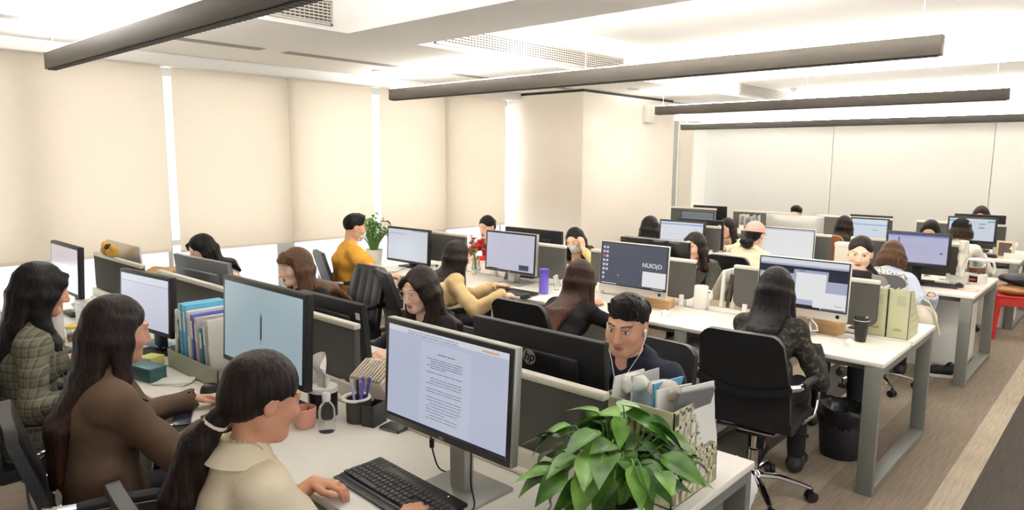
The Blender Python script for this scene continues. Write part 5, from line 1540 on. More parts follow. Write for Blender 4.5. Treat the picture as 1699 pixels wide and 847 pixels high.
p = at(235, 592, T+.075); r = put('note_pad', 'yellow green note pad on the teal box pile', 'note pad', p[0]-.02, p[1]+.05, T+.0145, .4)
add(r, 'pad', mat('lime_paper', (206, 206, 124), .8), lambda m: m.bb((-.045, -.045, 0), (.045, .045, .05), .003))
p = at(258, 582); r = put('surgical_mask', 'light blue surgical mask lying by the folder organiser', 'mask', p[0], p[1]+.02, T+.03, .3)
def msk(m):
    m.shell(lambda u, v: (Vector(((u-.5)*.17, (v-.5)*.09, .035*math.sin(math.pi*u)*math.sin(math.pi*v)+.004*math.sin(v*22))), Vector((0, 0, 1))), .002, 14, 14)
add(r, 'cloth', mat('blue_mask_cloth', (164, 204, 224), .85), msk, 80); add(r, 'ear_loop', M_WHITEP, lambda m: m.tube([(-.085, .04, .0), (-.12, .03, .02), (-.125, -.02, .01), (-.085, -.04, 0)], .002, 6))
# folder organiser with folders
pA = at(335, 636); 
M_OLIVE = mat('grey_green_plastic', (150, 152, 132), .5)
ox, oy = -3.345, 1.50
r = put('file_tray', 'grey green tray holding the blue folders', 'file organiser', ox, oy, T)
def tray(m):
    w, d, h = .56, .25, .095
    m.bb((-w/2, -d/2, 0), (w/2, d/2, .004)); m.bb((-w/2, -d/2, 0), (w/2, -d/2+.004, h)); m.bb((-w/2, d/2-.004, 0), (w/2, d/2, h*2.2))
    for x in (-w/2, -.04, w/2-.004): m.bb((x, -d/2, 0), (x+.004, d/2, h))
add(r, 'tray', M_OLIVE, tray)
def slots(m):
    for i in range(5):
        for k in range(4): m.bb((.281, -.10+.045*i, .018+.018*k), (.2835, -.10+.045*i+.03, .018+.018*k+.010))
add(r, 'side_slots', mat('slot_shadow_olive', (96, 98, 84), .7), slots)
folds = [(-.245, .022, .30, M_PAPER, 'white folder with a cut out at the left end of the tray', 6), (-.205, .016, .25, mat('forest_folder', (62, 88, 78), .5), 'dark green folder in the tray', 3), (-.165, .034, .335, M_BLUEF, 'light blue box file in the tray, tallest at left', 0), (-.118, .030, .335, M_BLUEF, 'light blue box file in the middle of the tray', 0),
         (-.070, .026, .31, M_PAPER, 'white folder right of the blue box files', -2), (-.025, .026, .30, M_NAVYF, 'indigo folder in the tray', -2), (.02, .026, .29, M_PAPERG, 'pale grey folder right of the indigo one', -3), (.07, .030, .25, M_TEALF, 'teal folder at the front of the tray', -3), (.115, .022, .29, M_PAPERG, 'pale grey folder second from the right end of the tray', -4), (.16, .020, .30, M_PAPER, 'white folder at the right end of the tray', -5)]
for x, w, h, m_, lb, tl in folds:
    q = thing('folder', lb, 'folder', (ox+x, oy+.005, T+.005), 0, 'folders in the grey green tray'); q.rotation_euler = (0, math.radians(tl), 0)
    add(q, 'cover', m_, lambda m: m.bb((-w/2, -.105, 0), (w/2, .105, h), .003)); add(q, 'spine_label', M_PAPER if m_ is not M_PAPER else M_PAPERG, lambda m: m.bb((-w*.32, -.1062, h*.60), (w*.32, -.1045, h*.90)))
# things of the plaid shirt woman
p = at(97, 570); r = put('thermos', 'white thermos bottle in front of the plaid shirt woman', 'bottle', p[0], p[1])
add(r, 'flask', M_WHITEP, lambda m: m.lathe([(.0, 0), (.033, .001), (.035, .01), (.035, .178), (.033, .182), (0, .182)], n=26)); add(r, 'lid', M_CAP, lambda m: m.lathe([(.034, .184), (.0355, .19), (.0355, .225), (.030, .232), (0, .232)], n=26))
p = at(124, 566); r = put('glass_cup', 'glass cup of amber tea with a yellow lid beside the white thermos', 'cup', p[0], p[1])
add(r, 'glass', M_GLASS, lambda m: m.lathe([(.0, .001), (.036, .001), (.042, .03), (.040, .080), (.038, .080), (.038, .03), (0, .006)], n=24), 50); add(r, 'tea', mat('amber_tea', (206, 150, 70), .1), lambda m: m.lathe([(.0, .007), (.033, .007), (.037, .03), (.037, .045), (0, .045)], n=20)); add(r, 'lid', mat('yellow_lid', (232, 214, 96), .4), lambda m: m.lathe([(.043, .078), (.044, .092), (.03, .098), (0, .099)], n=24)); add(r, 'handle', M_GLASS, lambda m: m.tube([(-.040, 0, .07), (-.062, 0, .062), (-.064, 0, .036), (-.042, 0, .024)], .005, 8))
p = at(112, 578); r = put('tablet', 'thin grey tablet lying in front of the tea cup', 'tablet', p[0]+.05, p[1]-.03, T, .2); add(r, 'body', M_GREYPL, lambda m: m.bb((-.12, -.05, 0), (.12, .05, .008), .003)); add(r, 'screen', mat('dark_glass', (40, 42, 44), .1), lambda m: m.bb((-.11, -.044, .0075), (.11, .044, .009)))
p = at(122, 545); r = put('storage_box', 'pale translucent box behind the white thermos', 'box', p[0]-.1, p[1]+.12); add(r, 'box', mat('milky_plastic', (226, 226, 218), .35), lambda m: m.bb((-.07, -.06, 0), (.07, .06, .13), .008)); add(r, 'lid', M_WHITEP, lambda m: m.bb((-.074, -.064, .125), (.074, .064, .145), .005))
r = put('paper_stack', 'white paper stack at the far left of the nearest desk', 'papers', -5.2, 1.55, T, .1); add(r, 'sheets', M_PAPER, lambda m: [m.box((0, 0, .006+.012*k), (.30, .22, .010), .001, .06*((k*7) % 3-1)) for k in range(7)])
r = put('folded_papers', 'upright white papers leaning behind the pale lit monitor', 'papers', -4.72, 1.60, T, 0); add(r, 'sheets', M_PAPER, lambda m: [m.box((.035*k, .02*(k % 2), .15+.01*(k % 3)), (.20, .003, .29), 0, Matrix.Rotation(.1*(k-1), 4, 'Y')) for k in range(4)])
# toy on the divider rail
p = on_y(185, 440, ROWS[1]); r = put('plush_toy', 'small yellow plush toy sitting on the divider rail', 'toy', p[0]-.02, ROWS[1], 1.106)
M_TOY = mat('yellow_plush', (236, 190, 84), .95, bump=.5, bscale=300)
def toy(m):
    F = Field((-.16, -.07, -.02), (.16, .07, .14), .005, ((), (), ()))
    F.ell((-.06, 0, .035), (.045, .04, .038), None, .02); F.ell((.05, 0, .03), (.055, .04, .034), None, .02); F.ell((-.085, 0, .075), (.026, .025, .026), None, .012); F.ell((.085, 0, .06), (.03, .028, .03), None, .012); F.noise(.002, 150, 1); P, Q = F.mesh(); m.add(P, [tuple(q) for q in Q.tolist()])
add(r, 'body', M_TOY, toy, 180); add(r, 'dark_patch', mat('dark_plush', (60, 44, 38), .95), lambda m: m.ell((.02, -.012, .066), (.03, .026, .024), 10)); add(r, 'pink_patch', mat('pink_plush', (232, 170, 150), .95), lambda m: m.ell((-.03, -.02, .055), (.022, .02, .02), 10))
r = put('cardboard_box', 'brown paper box beside the woman bent over by the window', 'box', -5.55, 2.19, T, .3); add(r, 'box', M_CARD, lambda m: m.bb((-.13, -.09, 0), (.13, .09, .20), .003)); add(r, 'flap', M_CARD, lambda m: m.box((0, -.12, .205), (.26, .10, .004), 0, Matrix.Rotation(.35, 4, 'X')))
r = put('paper_sheets', 'white paper sheets standing right of the blue folders', 'papers', -2.92, 1.80, T, .2); add(r, 'sheets', M_PAPER, lambda m: [m.box((.02*k, .015*k, .14), (.18, .002, .26), 0, Matrix.Rotation(.12*k, 4, 'Y')) for k in range(3)])

# --- the leafy plant
def leaf_mat(name, a, b):
    m, nt, p = nodes_of(name)
    tc = nt.nodes.new('ShaderNodeTexCoord'); n = nt.nodes.new('ShaderNodeTexNoise'); n.inputs['Scale'].default_value = 14
    nt.links.new(tc.outputs['Object'], n.inputs['Vector']); r = nt.nodes.new('ShaderNodeValToRGB'); r.color_ramp.elements[0].position = .35; r.color_ramp.elements[1].position = .68
    r.color_ramp.elements[0].color = lin(a); r.color_ramp.elements[1].color = lin(b); nt.links.new(n.outputs['Fac'], r.inputs[0]); nt.links.new(r.outputs[0], p.inputs['Base Color'])
    p.inputs['Roughness'].default_value = .32; p.inputs['Subsurface Weight'].default_value = .0
    return m
M_LEAF = leaf_mat('glossy_green_leaf', (44, 84, 26), (92, 138, 50)); M_LEAF2 = leaf_mat('fresh_green_leaf', (70, 120, 36), (126, 170, 72)); M_STEM = mat('plant_stem', (98, 138, 62), .5)
def leaf(m, base, d, up, L, w, droop):
    d = Vector(d).normalized(); up = Vector(up); s = d.cross(up).normalized(); up = s.cross(d).normalized()
    def f(u, v):
        a = (u-.5)*2
        ww = w*(math.sin(math.pi*min(1, v**.62))**.9 if v > 0 else 0)*(1-.25*v) + .0006
        c = d*(L*(v-.0)) - up*(droop*L*v*v)
        q = s*(a*ww) + up*(abs(a)**1.4*ww*.32 - (v < .12)*abs(a)*0) - d*(abs(a)*.10*L*(v < .4)*(1-v*2.5))
        return Vector(base)+c+q
    m.grid(f, 6, 9)
def plant(root, n, R, H0, seed, Ls, hemi=1.0):
    rg = random.Random(seed)
    for i in range(n):
        a = rg.uniform(0, 2*math.pi); t = rg.random()**.6; el_ = rg.uniform(.15, 1.0)
        tip = Vector((math.cos(a)*R*t, math.sin(a)*R*t, H0*(.35+.65*el_*(1-.45*t*t))-.06*t*t*hemi))
        b0 = Vector((math.cos(a)*.03, math.sin(a)*.03, 0)); mid = b0.lerp(tip, .5)+Vector((0, 0, .07*hemi))
        m = MB(); pts = [b0, b0.lerp(mid, .5)+Vector((0, 0, .02)), mid, mid.lerp(tip, .6)+Vector((0, 0, .02*hemi)), tip]
        m.tube(pts, [.0032, .003, .0026, .0022, .0018], 6)
        m.build('stem', M_STEM, root, 60)
        m = MB(); L = rg.uniform(*Ls); aa = a+rg.uniform(-.7, .7); tl = rg.uniform(-.9, .25)
        leaf(m, tip, (math.cos(aa), math.sin(aa), tl), (rg.uniform(-.3, .3), rg.uniform(-.3, .3), 1), L, L*rg.uniform(.30, .38), rg.uniform(.1, .5))
        m.build('leaf', M_LEAF2 if rg.random() < .3 else M_LEAF, root, 80)
px_, py_ = -1.045, 1.60
r = put('potted_plant', 'bushy green leafy plant in a white pot at the end of the nearest desk', 'plant', px_, py_)
add(r, 'pot', M_WHITEP, lambda m: m.lathe([(.0, 0), (.060, 0), (.070, .01), (.092, .105), (.094, .112), (.088, .112), (.082, .095), (0, .092)], n=32), 50)
add(r, 'soil', mat('potting_soil', (60, 46, 36), .95, bump=.6, bscale=120), lambda m: m.lathe([(.0, .088), (.084, .088), (.084, .096), (0, .098)], n=24))
pl = bpy.data.objects.new('foliage', None); COL.objects.link(pl); pl.parent = r; pl.location = (0, 0, .095)
plant(pl, 92, .195, .29, 12, (.075, .135))
# --- paper filled file basket
M_BASKET = mat('cream_basket', (218, 210, 178), .5)
def basket(label, x, y, rz, w=.25, d=.26, h=.30, hf=.13, m=M_BASKET, holes=True):
    """open top box file: high at one side, its slanting sides pierced by slots"""
    r = put('file_basket', label, 'file organiser', x, y, T, rz)
    mb = MB(); th = .004
    mb.bb((-w/2, -d/2, 0), (w/2, d/2, th)); mb.bb((-w/2, -d/2, 0), (w/2, -d/2+th, h)); mb.bb((-w/2, d/2-th, 0), (w/2, d/2, hf))
    for x_ in (-w/2, w/2-th):
        # pierced side: frame bars with slots between
        rows_ = 6
        prof = lambda yy: h if yy < -d*.12 else max(hf, h-(yy+d*.12)*(h-hf)/(d*.30))
        n = 8
        for k in range(n+1):
            yy = -d/2+d*k/n
            mb.bb((x_, max(-d/2, yy-.005), 0), (x_+th, min(d/2, yy+.005), prof(yy)))
        for j in range(rows_+1):
            z = h*j/rows_
            ye = d/2 if z <= hf else -d*.12+(h-z)/(h-hf)*d*.30
            mb.bb((x_, -d/2, max(0, z-.007)), (x_+th, ye, z+.003))
        N = 8
        for k in range(N):
            ya = -d*.12+d*.30*k/N; mb.bb((x_, ya, prof(ya)-.016), (x_+th, ya+d*.30/N+.002, prof(ya+d*.30/N)+.002))
        mb.bb((x_, d*.18, hf-.012), (x_+th, d/2, hf))
    mb.build('basket', m, r)
    mb = MB()
    for k in range(9):
        for j in range(2): mb.bb((-w*.40+w*.088*k, -d/2-.0006, h*.46+.07*j), (-w*.40+w*.088*k+.012, -d/2+.0002, h*.46+.07*j+.055))
    mb.build('slots', mat('slot_shadow', (150, 118, 92), .8), r)
    return r
BX, BY = -1.115, 1.965
r = basket('cream pierced file basket stuffed with papers behind the leafy plant', BX, BY, math.radians(0), .26, .30, .31)
rg = random.Random(3)
pp = [('white crumpled papers sticking out of the cream basket', M_PAPER, -.09, -.05, .365, -.25, .10), ('grey paper roll in the cream basket', M_PAPERG, -.05, -.02, .36, -.35, .2), ('blue edged brochure in the cream basket', M_BLUEF, -.01, .0, .36, .5, .0), ('white sheet leaning right in the cream basket', M_PAPER, .03, -.03, .35, .45, .1), ('thin dark grey folder lying across the cream basket', M_GREYPL, .07, .02, .345, .8, .0), ('white sheet at the aisle side of the cream basket', M_PAPER, .10, .07, .345, .10, -.25), ('white card at the front of the cream basket', M_PAPER, .09, .11, .29, .05, -.35)]
for i, (lb, m_, x, y, h, ty, tx) in enumerate(pp):
    q = thing('paper_bundle', lb, 'papers', (BX+x, BY+y, T+.006), 0, 'papers in the cream basket')
    def sheet(m, h=h, ty=ty, i=i):
        hh = h/math.cos(tx)
        m.shell(lambda u, v: (Vector(((u-.5)*.0+ty*.30*max(0, v-.45)*hh+.02*math.sin(v*4+i)*(u-.5), (u-.5)*.20+tx*.3*v*hh+.008*math.sin(v*7+i), hh*v*(1-.06*u))), Vector((1, .1, .1))), .006 if i != 4 else .012, 8, 10)
    add(q, 'sheets', m_, sheet, 70)
def crumple(name, label, cat, c, rad, m_, seed, group=None, fl=(1, 1, 1), step=.006, amp=.007, facets=True):
    q = thing(name, label, cat, (c[0], c[1], c[2]-rad*fl[2]), 0, group)
    F = Field([-rad*1.5]*3, [rad*1.5]*3, step, ((), (), ())); F.ell((0, 0, 0), [rad*f for f in fl], None, .01); F.noise(amp, 70/rad*.09, seed); F.noise(amp*.5, 150/rad*.09, seed+1)
    rr = random.Random(seed)
    for k in range(30):
        n = Vector((rr.gauss(0, 1), rr.gauss(0, 1), rr.gauss(0, 1))).normalized(); q_ = rad*rr.uniform(.74, 1.02); sup = math.sqrt(sum((n[i]*fl[i])**2 for i in range(3)))
        if facets: F.cut(n*(q_*sup), n)
    P, Q = F.mesh(); np_mesh('crumpled_sheet', P+[0, 0, rad*fl[2]], Q, m_, q); return q
M_BAG = mat('white_plastic_film', (236, 234, 230), .35)
crumple('plastic_bag', 'crumpled clear plastic wrap on top of the cream basket', 'bag', (BX+.02, BY-.03, T+.33), .055, mat('plastic_wrap', (214, 204, 194), .2), 5, fl=(1.3, .9, .6))
crumple('paper_ball', 'crumpled white paper on top of the cream basket', 'papers', (BX-.08, BY-.05, T+.335), .055, M_PAPER, 9, fl=(1.1, 1.2, .7))
# bag hanging under the end of the nearest desk
q = at(1212, 832, .45); crumple('plastic_bag', 'white plastic bag under the end of the nearest desk', 'bag', (-1.085, 2.47, .54), .125, M_BAG, 12, fl=(.75, .65, 1.3), step=.010, amp=.012)

# ------------------------------------------------------------------ things on the middle desk
p = at(902, 488); r = put('water_bottle', 'translucent purple water bottle beside the long brown hair', 'bottle', p[0], p[1])
M_PURP = mat('purple_plastic', (104, 92, 190), .2, coat=.3)
add(r, 'bottle', M_PURP, lambda m: m.lathe([(.0, 0), (.036, .001), (.038, .02), (.038, .10), (.036, .15), (.036, .165), (0, .165)], n=24)); add(r, 'cap', mat('deep_purple', (78, 66, 160), .3), lambda m: m.lathe([(.038, .165), (.038, .20), (.033, .206), (0, .207)], n=24)); add(r, 'carry_loop', mat('deep_purple', (78, 66, 160), .3), lambda m: m.tube([(.03, 0, .195), (.05, 0, .20), (.05, 0, .14), (.038, 0, .13)], .004, 8))
p = at(912, 482); r = put('glass_bottle', 'slim clear bottle right of the purple bottle', 'bottle', p[0]+.03, p[1]+.05); add(r, 'bottle', M_GLASS, lambda m: m.lathe([(.0, 0), (.022, .001), (.022, .09), (.012, .11), (0, .11)], n=16)); add(r, 'cap', M_WHITEP, lambda m: m.lathe([(.012, .108), (.013, .125), (0, .126)], n=14))
p = at(853, 487); keyboard('black keyboard below the beige jacket woman\'s screen', p[0], p[1]+.01, 0, .40, .13, detail=False); p = at(872, 495); mouse('black mouse right of the beige jacket woman', p[0], p[1])
p = at(846, 472); r = put('phone_stand', 'small grey stand on the keyboard desk of the beige jacket woman', 'stand', p[0], p[1]+.04); add(r, 'plate', M_ALU, lambda m: m.bb((-.035, -.03, 0), (.035, .03, .10), .004)); add(r, 'prong', M_ALU, lambda m: (m.bb((-.035, -.012, .098), (-.018, .012, .13), .004), m.bb((.018, -.012, .098), (.035, .012, .13), .004)))
p = at(1100, 510); r = put('cardboard_box', 'small brown cardboard box under the dark desktop screen', 'box', -2.56, 4.43, T, .15); add(r, 'box', M_CARD, lambda m: m.bb((-.09, -.06, 0), (.09, .06, .065), .002)); add(r, 'lid', mat('cardboard_lid', (200, 164, 118), .85), lambda m: m.bb((-.092, -.062, .055), (.092, .062, .070), .002))
p = at(1105, 524); mouse('white mouse left of the large white mug', p[0], p[1], .2, M_WHITEP); p = at(1409, 573); mouse('white mouse left of the black paper cup', p[0], p[1], .3, M_WHITEP)
p = at(1160, 513); r = put('mug', 'large white mug between the dividers of the middle desk', 'mug', p[0], p[1]+.02); add(r, 'cup', M_WHITEP, lambda m: m.lathe([(.0, 0), (.050, .001), (.054, .01), (.050, .165), (.047, .168), (.044, .162), (.046, .012), (0, .010)], n=28), 50); add(r, 'handle', M_WHITEP, lambda m: m.tube([(.048, 0, .14), (.080, 0, .135), (.085, 0, .09), (.052, 0, .06)], .009, 10))
p = at(1377, 557); r = put('cardboard_box', 'brown cardboard box under the lace top woman\'s screen', 'box', -1.42, 4.50, T, -.15); add(r, 'box', M_CARD, lambda m: m.bb((-.10, -.06, 0), (.10, .06, .075), .002)); add(r, 'lid', mat('cardboard_lid', (200, 164, 118), .85), lambda m: m.bb((-.102, -.062, .062), (.102, .062, .080), .002))
mb = MB(); mb.tube([(-1.50, 4.40, .845), (-1.47, 4.36, .86), (-1.42, 4.33, .83), (-1.40, 4.31, .80), (-1.45, 4.33, .79), (-1.47, 4.37, .83)], .004, 8); o = mb.build('charging_cable', M_WHITEP); tag(o, 'white charging cable on the brown box by the lace top woman', 'cable')
p = at(1427, 567); r = put('paper_cup', 'black paper cup with lid at the end of the middle desk', 'cup', p[0], p[1]); add(r, 'cup', mat('black_card', (36, 35, 36), .6), lambda m: m.lathe([(.0, 0), (.029, .001), (.041, .125), (.041, .130), (0, .130)], n=26)); add(r, 'lid', M_BLACKP, lambda m: m.lathe([(.044, .128), (.044, .138), (.039, .150), (.036, .146), (0, .146)], n=26)); add(r, 'sip_band', M_WHITEP, lambda m: m.tube([(.0425*math.cos(a), .0425*math.sin(a), .131) for a in [2*math.pi*k/26 for k in range(26)]], .003, 6, True)); add(r, 'stopper', M_WHITEP, lambda m: m.bb((.020, -.006, .145), (.034, .006, .156), .002))
# green magazine files
M_GREEN = mat('pale_green_plastic', (200, 200, 164), .45)
def magazine_file(label, x, y):
    r = put('magazine_file', label, 'file organiser', x, y, T, 0, 'pale green magazine files')
    w, d, h = .118, .25, .30
    def f(m):
        m.bb((-w/2, -d/2, 0), (w/2, d/2, .003)); m.bb((-w/2, -d/2, 0), (w/2, -d/2+.003, h))
        m.bb((-w/2, d/2-.003, 0), (w/2, d/2, .11))
        for s in (-1, 1): m.prism([(-d/2, 0), (d/2, 0), (d/2, .11), (d*.36, .12), (-d*.18, h-.005), (-d/2, h)], .003, facing((s*w/2-(0.003 if s > 0 else 0), 0, 0), (0, 1, 0), (0, 0, 1)))
    add(r, 'file', M_GREEN, f)
    def ribs(m):
        for k in range(6): m.bb((w/2, -d/2+.01, .03+.045*k), (w/2+.0015, d/2-.035*k*.9-.01, .042+.045*k))
    add(r, 'side_ribs', mat('pale_green_rib', (212, 212, 180), .45), ribs)
    add(r, 'finger_hole', mat('tan_shadow', (186, 160, 110), .7), lambda m: m.prism([(.026*math.cos(a), .009*math.sin(a)) for a in [2*math.pi*k/18 for k in range(18)]], .001, facing((0, -d/2-.0004, .055), (1, 0, 0), (0, 0, 1))))
    add(r, 'label_card', mat('faded_label', (178, 176, 146), .7), lambda m: [m.bb((-.012, -d/2-.0008, .205+.010*k), (.035, -d/2, .211+.010*k)) for k in range(6)])
    return r
magazine_file('pale green magazine file left of its twin at the end of the middle desk', -1.165, 4.745); magazine_file('pale green magazine file nearest the aisle on the middle desk', -1.042, 4.745)
r = put('paper_bundle', 'papers standing in the pale green magazine files', 'papers', -1.10, 4.76, T+.004); add(r, 'sheets', M_PAPERG, lambda m: [m.bb((-.10+.04*k+(.02 if k > 1 else 0), -.09, 0), (-.092+.04*k+(.02 if k > 1 else 0), .08, .275+.012*(k % 2)), .001) for k in range(4)])
# grey mesh file rack with books by the mug
M_MESHG = mat('taupe_mesh', (186, 178, 160), .5)
r = put('file_rack', 'taupe slotted file rack right of the large white mug', 'file organiser', -2.20, 4.84, T)
def rack(m):
    for k, hh in enumerate((.24, .24, .22)):
        x = -.11+.10*k
        m.prism([(-.11, 0), (.11, 0), (.11, hh*.95), (.05, hh), (-.11, hh*.45)], .004, facing((x, 0, 0), (0, 1, 0), (0, 0, 1)))
    m.bb((-.12, -.11, 0), (.14, .11, .004)); m.bb((-.12, -.112, 0), (.14, -.108, .05)); m.bb((-.12, .108, 0), (.14, .112, .22))
add(r, 'rack', M_MESHG, rack)
add(r, 'slots', mat('slot_light', (232, 226, 212), .6), lambda m: [m.bb((-.1115, -.06+.03*i, .05+.022*j), (-.1105, -.045+.03*i, .060+.022*j)) for i in range(4) for j in range(3)])
for i, (x, h, m_, lb) in enumerate(((-.03, .27, M_PAPER, 'tall white book in the taupe file rack'), (.02, .25, mat('dark_cover', (70, 56, 52), .6), 'dark book in the taupe file rack'), (.055, .245, mat('cream_cover', (226, 220, 206), .7), 'cream book leaning in the taupe file rack'))):
    q = thing('book', lb, 'book', (-2.20+x, 4.83, T+.005), 0, 'books in the taupe file rack'); q.rotation_euler = (0, math.radians(3+3*i), 0)
    add(q, 'cover', m_, lambda m: (m.bb((-.013, -.10, 0), (-.010, .09, h)), m.bb((.010, -.10, 0), (.013, .09, h)), m.bb((-.013, -.103, 0), (.013, -.10, h)))); add(q, 'pages', M_PAPER, lambda m: m.bb((-.010, -.098, .003), (.010, .086, h-.004)))
# tin, plant, flowers, papers by the window end
p = at(728, 453); r = put('steel_tin', 'small steel tin in front of the window side divider', 'tin', p[0], p[1]); add(r, 'tin', M_CHROME, lambda m: m.lathe([(.0, 0), (.045, .001), (.047, .085), (0, .086)], n=22)); add(r, 'lid', M_WHITEP, lambda m: m.lathe([(.048, .083), (.049, .10), (.044, .104), (0, .104)], n=22))
r = put('potted_plant', 'light green small leaved plant by the man in yellow', 'plant', -5.84, 4.31); add(r, 'pot', M_WHITEP, lambda m: m.lathe([(.0, 0), (.07, 0), (.09, .13), (.085, .135), (.08, .12), (0, .118)], n=24))
pl = bpy.data.objects.new('foliage', None); COL.objects.link(pl); pl.parent = r; pl.location = (0, 0, .12); plant(pl, 98, .165, .40, 5, (.045, .078), .35)
r = put('flower_vase', 'clear vase of red and white flowers beside the beige jacket woman', 'flowers', -4.56, 4.52); add(r, 'vase', M_GLASS, lambda m: m.lathe([(.0, 0), (.04, .001), (.045, .05), (.03, .13), (.036, .16), (.033, .16), (.026, .13), (.04, .05), (0, .006)], n=20), 50)
M_PETR = mat('red_petals', (196, 54, 56), .6); M_PETW = mat('white_petals', (242, 232, 224), .6); rg = random.Random(6)
for k in range(12):
    a, rr, hh = rg.uniform(0, 6.28), rg.uniform(.02, .10), rg.uniform(.22, .36); t = Vector((math.cos(a)*rr, math.sin(a)*rr, hh))
    add(r, 'stem', M_STEM, lambda m: m.tube([(0, 0, .02), t*.6+Vector((0, 0, .02)), t], .002, 6))
    def fl(m):
        for q in range(6):
            b = q*1.047; leaf(m, t, (math.cos(b), math.sin(b), .5), (0, 0, 1), .046, .020, .2)
    add(r, 'flower', M_PETR if k % 3 == 0 else M_PETW, fl, 80)
    add(r, 'leaf', M_LEAF2, lambda m: leaf(m, t*.7, (math.cos(a+1), math.sin(a+1), .1), (0, 0, 1), .06, .018, .3), 80)
p = at(640, 448); r = put('paper_sheets', 'white paper sheets in front of the man in yellow', 'papers', p[0], p[1], T, .3); add(r, 'sheets', M_PAPER, lambda m: [m.box((.02*k, .01*k, .002+.003*k), (.21, .29, .002), 0, .15*k) for k in range(3)])
p = at(826, 468); r = put('mobile_phone', 'small phone in the hand of the woman in the beige jacket', 'phone', p[0]+.05, p[1]+.08, T+.03, .5); add(r, 'body', M_WHITEP, lambda m: m.box((0, 0, .02), (.07, .008, .10), .003, Matrix.Rotation(-.9, 4, 'X'))); add(r, 'screen', mat('dark_glass', (30, 34, 40), .1), lambda m: m.box((0, -.005, .0205), (.062, .002, .09), 0, Matrix.Rotation(-.9, 4, 'X')))
p = on_y(1428, 452, 4.70); r = put('tablet', 'black tablet standing behind the divider in front of the tied hair woman', 'tablet', p[0], 4.70, T); add(r, 'body', M_BLACKP, lambda m: m.bb((-.066, -.005, .26), (.066, .005, .385), .003)); add(r, 'stand', M_BLACKP, lambda m: (m.tube([(0, .0, .27), (0, .05, .01)], .008, 8), m.bb((-.05, .0, 0), (.05, .09, .008), .002)))
# creased plastic over the wrapped monitor is part of the look of its back
def wrap(u, v):
    x = (u-.5)*.612; z = (v-.5)*.362
    return Vector((x, -.066-.006*math.sin(9*u+5*v)*math.sin(7*v-4*u+1)-.004*math.sin(23*u+9*v), z)), Vector((0, -1, 0))
r = thing('plastic_wrap', 'creased black plastic film over a monitor back on the middle desk', 'plastic film', (-2.86, 4.87, 1.015)); mb = MB(); mb.shell(wrap, .0015, 26, 16); mb.build('film', mat('black_film', (34, 33, 33), .22), r, 90)
mb = MB(); mb.bb((-.306, -.066, .176), (.306, .03, .182), .002); mb.build('top_fold', mat('black_film', (34, 33, 33), .22), r)

# ------------------------------------------------------------------ third and farthest desks
p = at(1617, 470); r = put('coffee_maker', 'white warmer base with glass pot of coffee on the third desk', 'coffee maker', p[0], p[1]+.04, T, -.1)
add(r, 'base', M_WHITEP, lambda m: m.lathe([(.0, 0), (.085, .001), (.088, .01), (.085, .075), (.075, .085), (0, .085)], n=28)); add(r, 'display', mat('dark_display', (52, 26, 28), .25), lambda m: m.bb((-.034, -.094, .012), (.034, -.078, .068), .003)); add(r, 'red_digits', emit_mat('red_digits', (190, 60, 54), .6), lambda m: [m.bb((-.022+.016*k, -.0955, .03), (-.012+.016*k, -.0935, .045)) for k in range(3)])
add(r, 'pot', M_GLASS, lambda m: m.lathe([(.0, .088), (.070, .088), (.074, .10), (.072, .20), (.069, .20), (.070, .10), (0, .092)], n=26), 50); add(r, 'coffee', mat('amber_coffee', (160, 92, 48), .2), lambda m: m.lathe([(.0, .094), (.067, .094), (.068, .135), (0, .135)], n=24)); add(r, 'lid', M_WHITEP, lambda m: m.lathe([(.074, .198), (.072, .212), (.02, .222), (0, .222)], n=24)); add(r, 'handle', M_WHITEP, lambda m: m.tube([(.068, 0, .205), (.12, 0, .20), (.135, 0, .15), (.125, 0, .095)], .012, 10))
p = at(1590, 471); r = put('tissue_box', 'small white tissue box left of the coffee maker', 'tissue box', p[0], p[1]+.03); add(r, 'box', M_WHITEP, lambda m: m.bb((-.065, -.05, 0), (.065, .05, .075), .006)); add(r, 'tissue', M_PAPER, lambda m: m.tube([(0, 0, .07), (-.005, 0, .11), (.012, 0, .14), (.0, 0, .165)], [.012, .016, .014, .004], 8))
p = at(1597, 481); r = put('mouse_pad', 'pink mouse pad at the edge of the third desk', 'mouse pad', p[0], p[1]+.01); add(r, 'pad', mat('pink_pad', (224, 184, 162), .8), lambda m: m.bb((-.12, -.075, 0), (.12, .075, .003), .001)); add(r, 'print', mat('white_print', (238, 226, 214), .8), lambda m: m.bb((.02, -.05, .0028), (.09, .04, .0036)))
p = at(1591, 478); o = mouse('black mouse on the pink mouse pad', p[0], p[1]+.015); o.location.z = T+.0032
p = at(1550, 475); keyboard('black keyboard of the woman in pale blue', p[0], p[1]+.02, 0, .36, .12, detail=False)
p = at(1560, 466); r = put('plastic_bottle', 'clear water bottle under the lilac screen', 'bottle', p[0], p[1]+.10); add(r, 'bottle', M_GLASS, lambda m: m.lathe([(.0, 0), (.032, .001), (.034, .02), (.031, .08), (.034, .14), (.014, .19), (.014, .20), (0, .20)], n=20)); add(r, 'cap', M_WHITEP, lambda m: m.lathe([(.016, .198), (.016, .215), (0, .216)], n=14)); add(r, 'label_band', mat('blue_label', (176, 206, 226), .5), lambda m: m.lathe([(.0345, .08), (.0345, .12), (.033, .12), (.033, .08)], n=20))
p = at(1545, 462); r = put('paper_cup', 'cream cup under the lilac screen', 'cup', p[0]-.06, p[1]+.12); add(r, 'cup', M_CAP, lambda m: m.lathe([(.0, 0), (.028, .001), (.038, .09), (.036, .09), (.027, .006), (0, .006)], n=20)); add(r, 'rim', M_WHITEP, lambda m: m.tube([(.038*math.cos(a), .038*math.sin(a), .09) for a in [2*math.pi*k/20 for k in range(20)]], .002, 6, True))
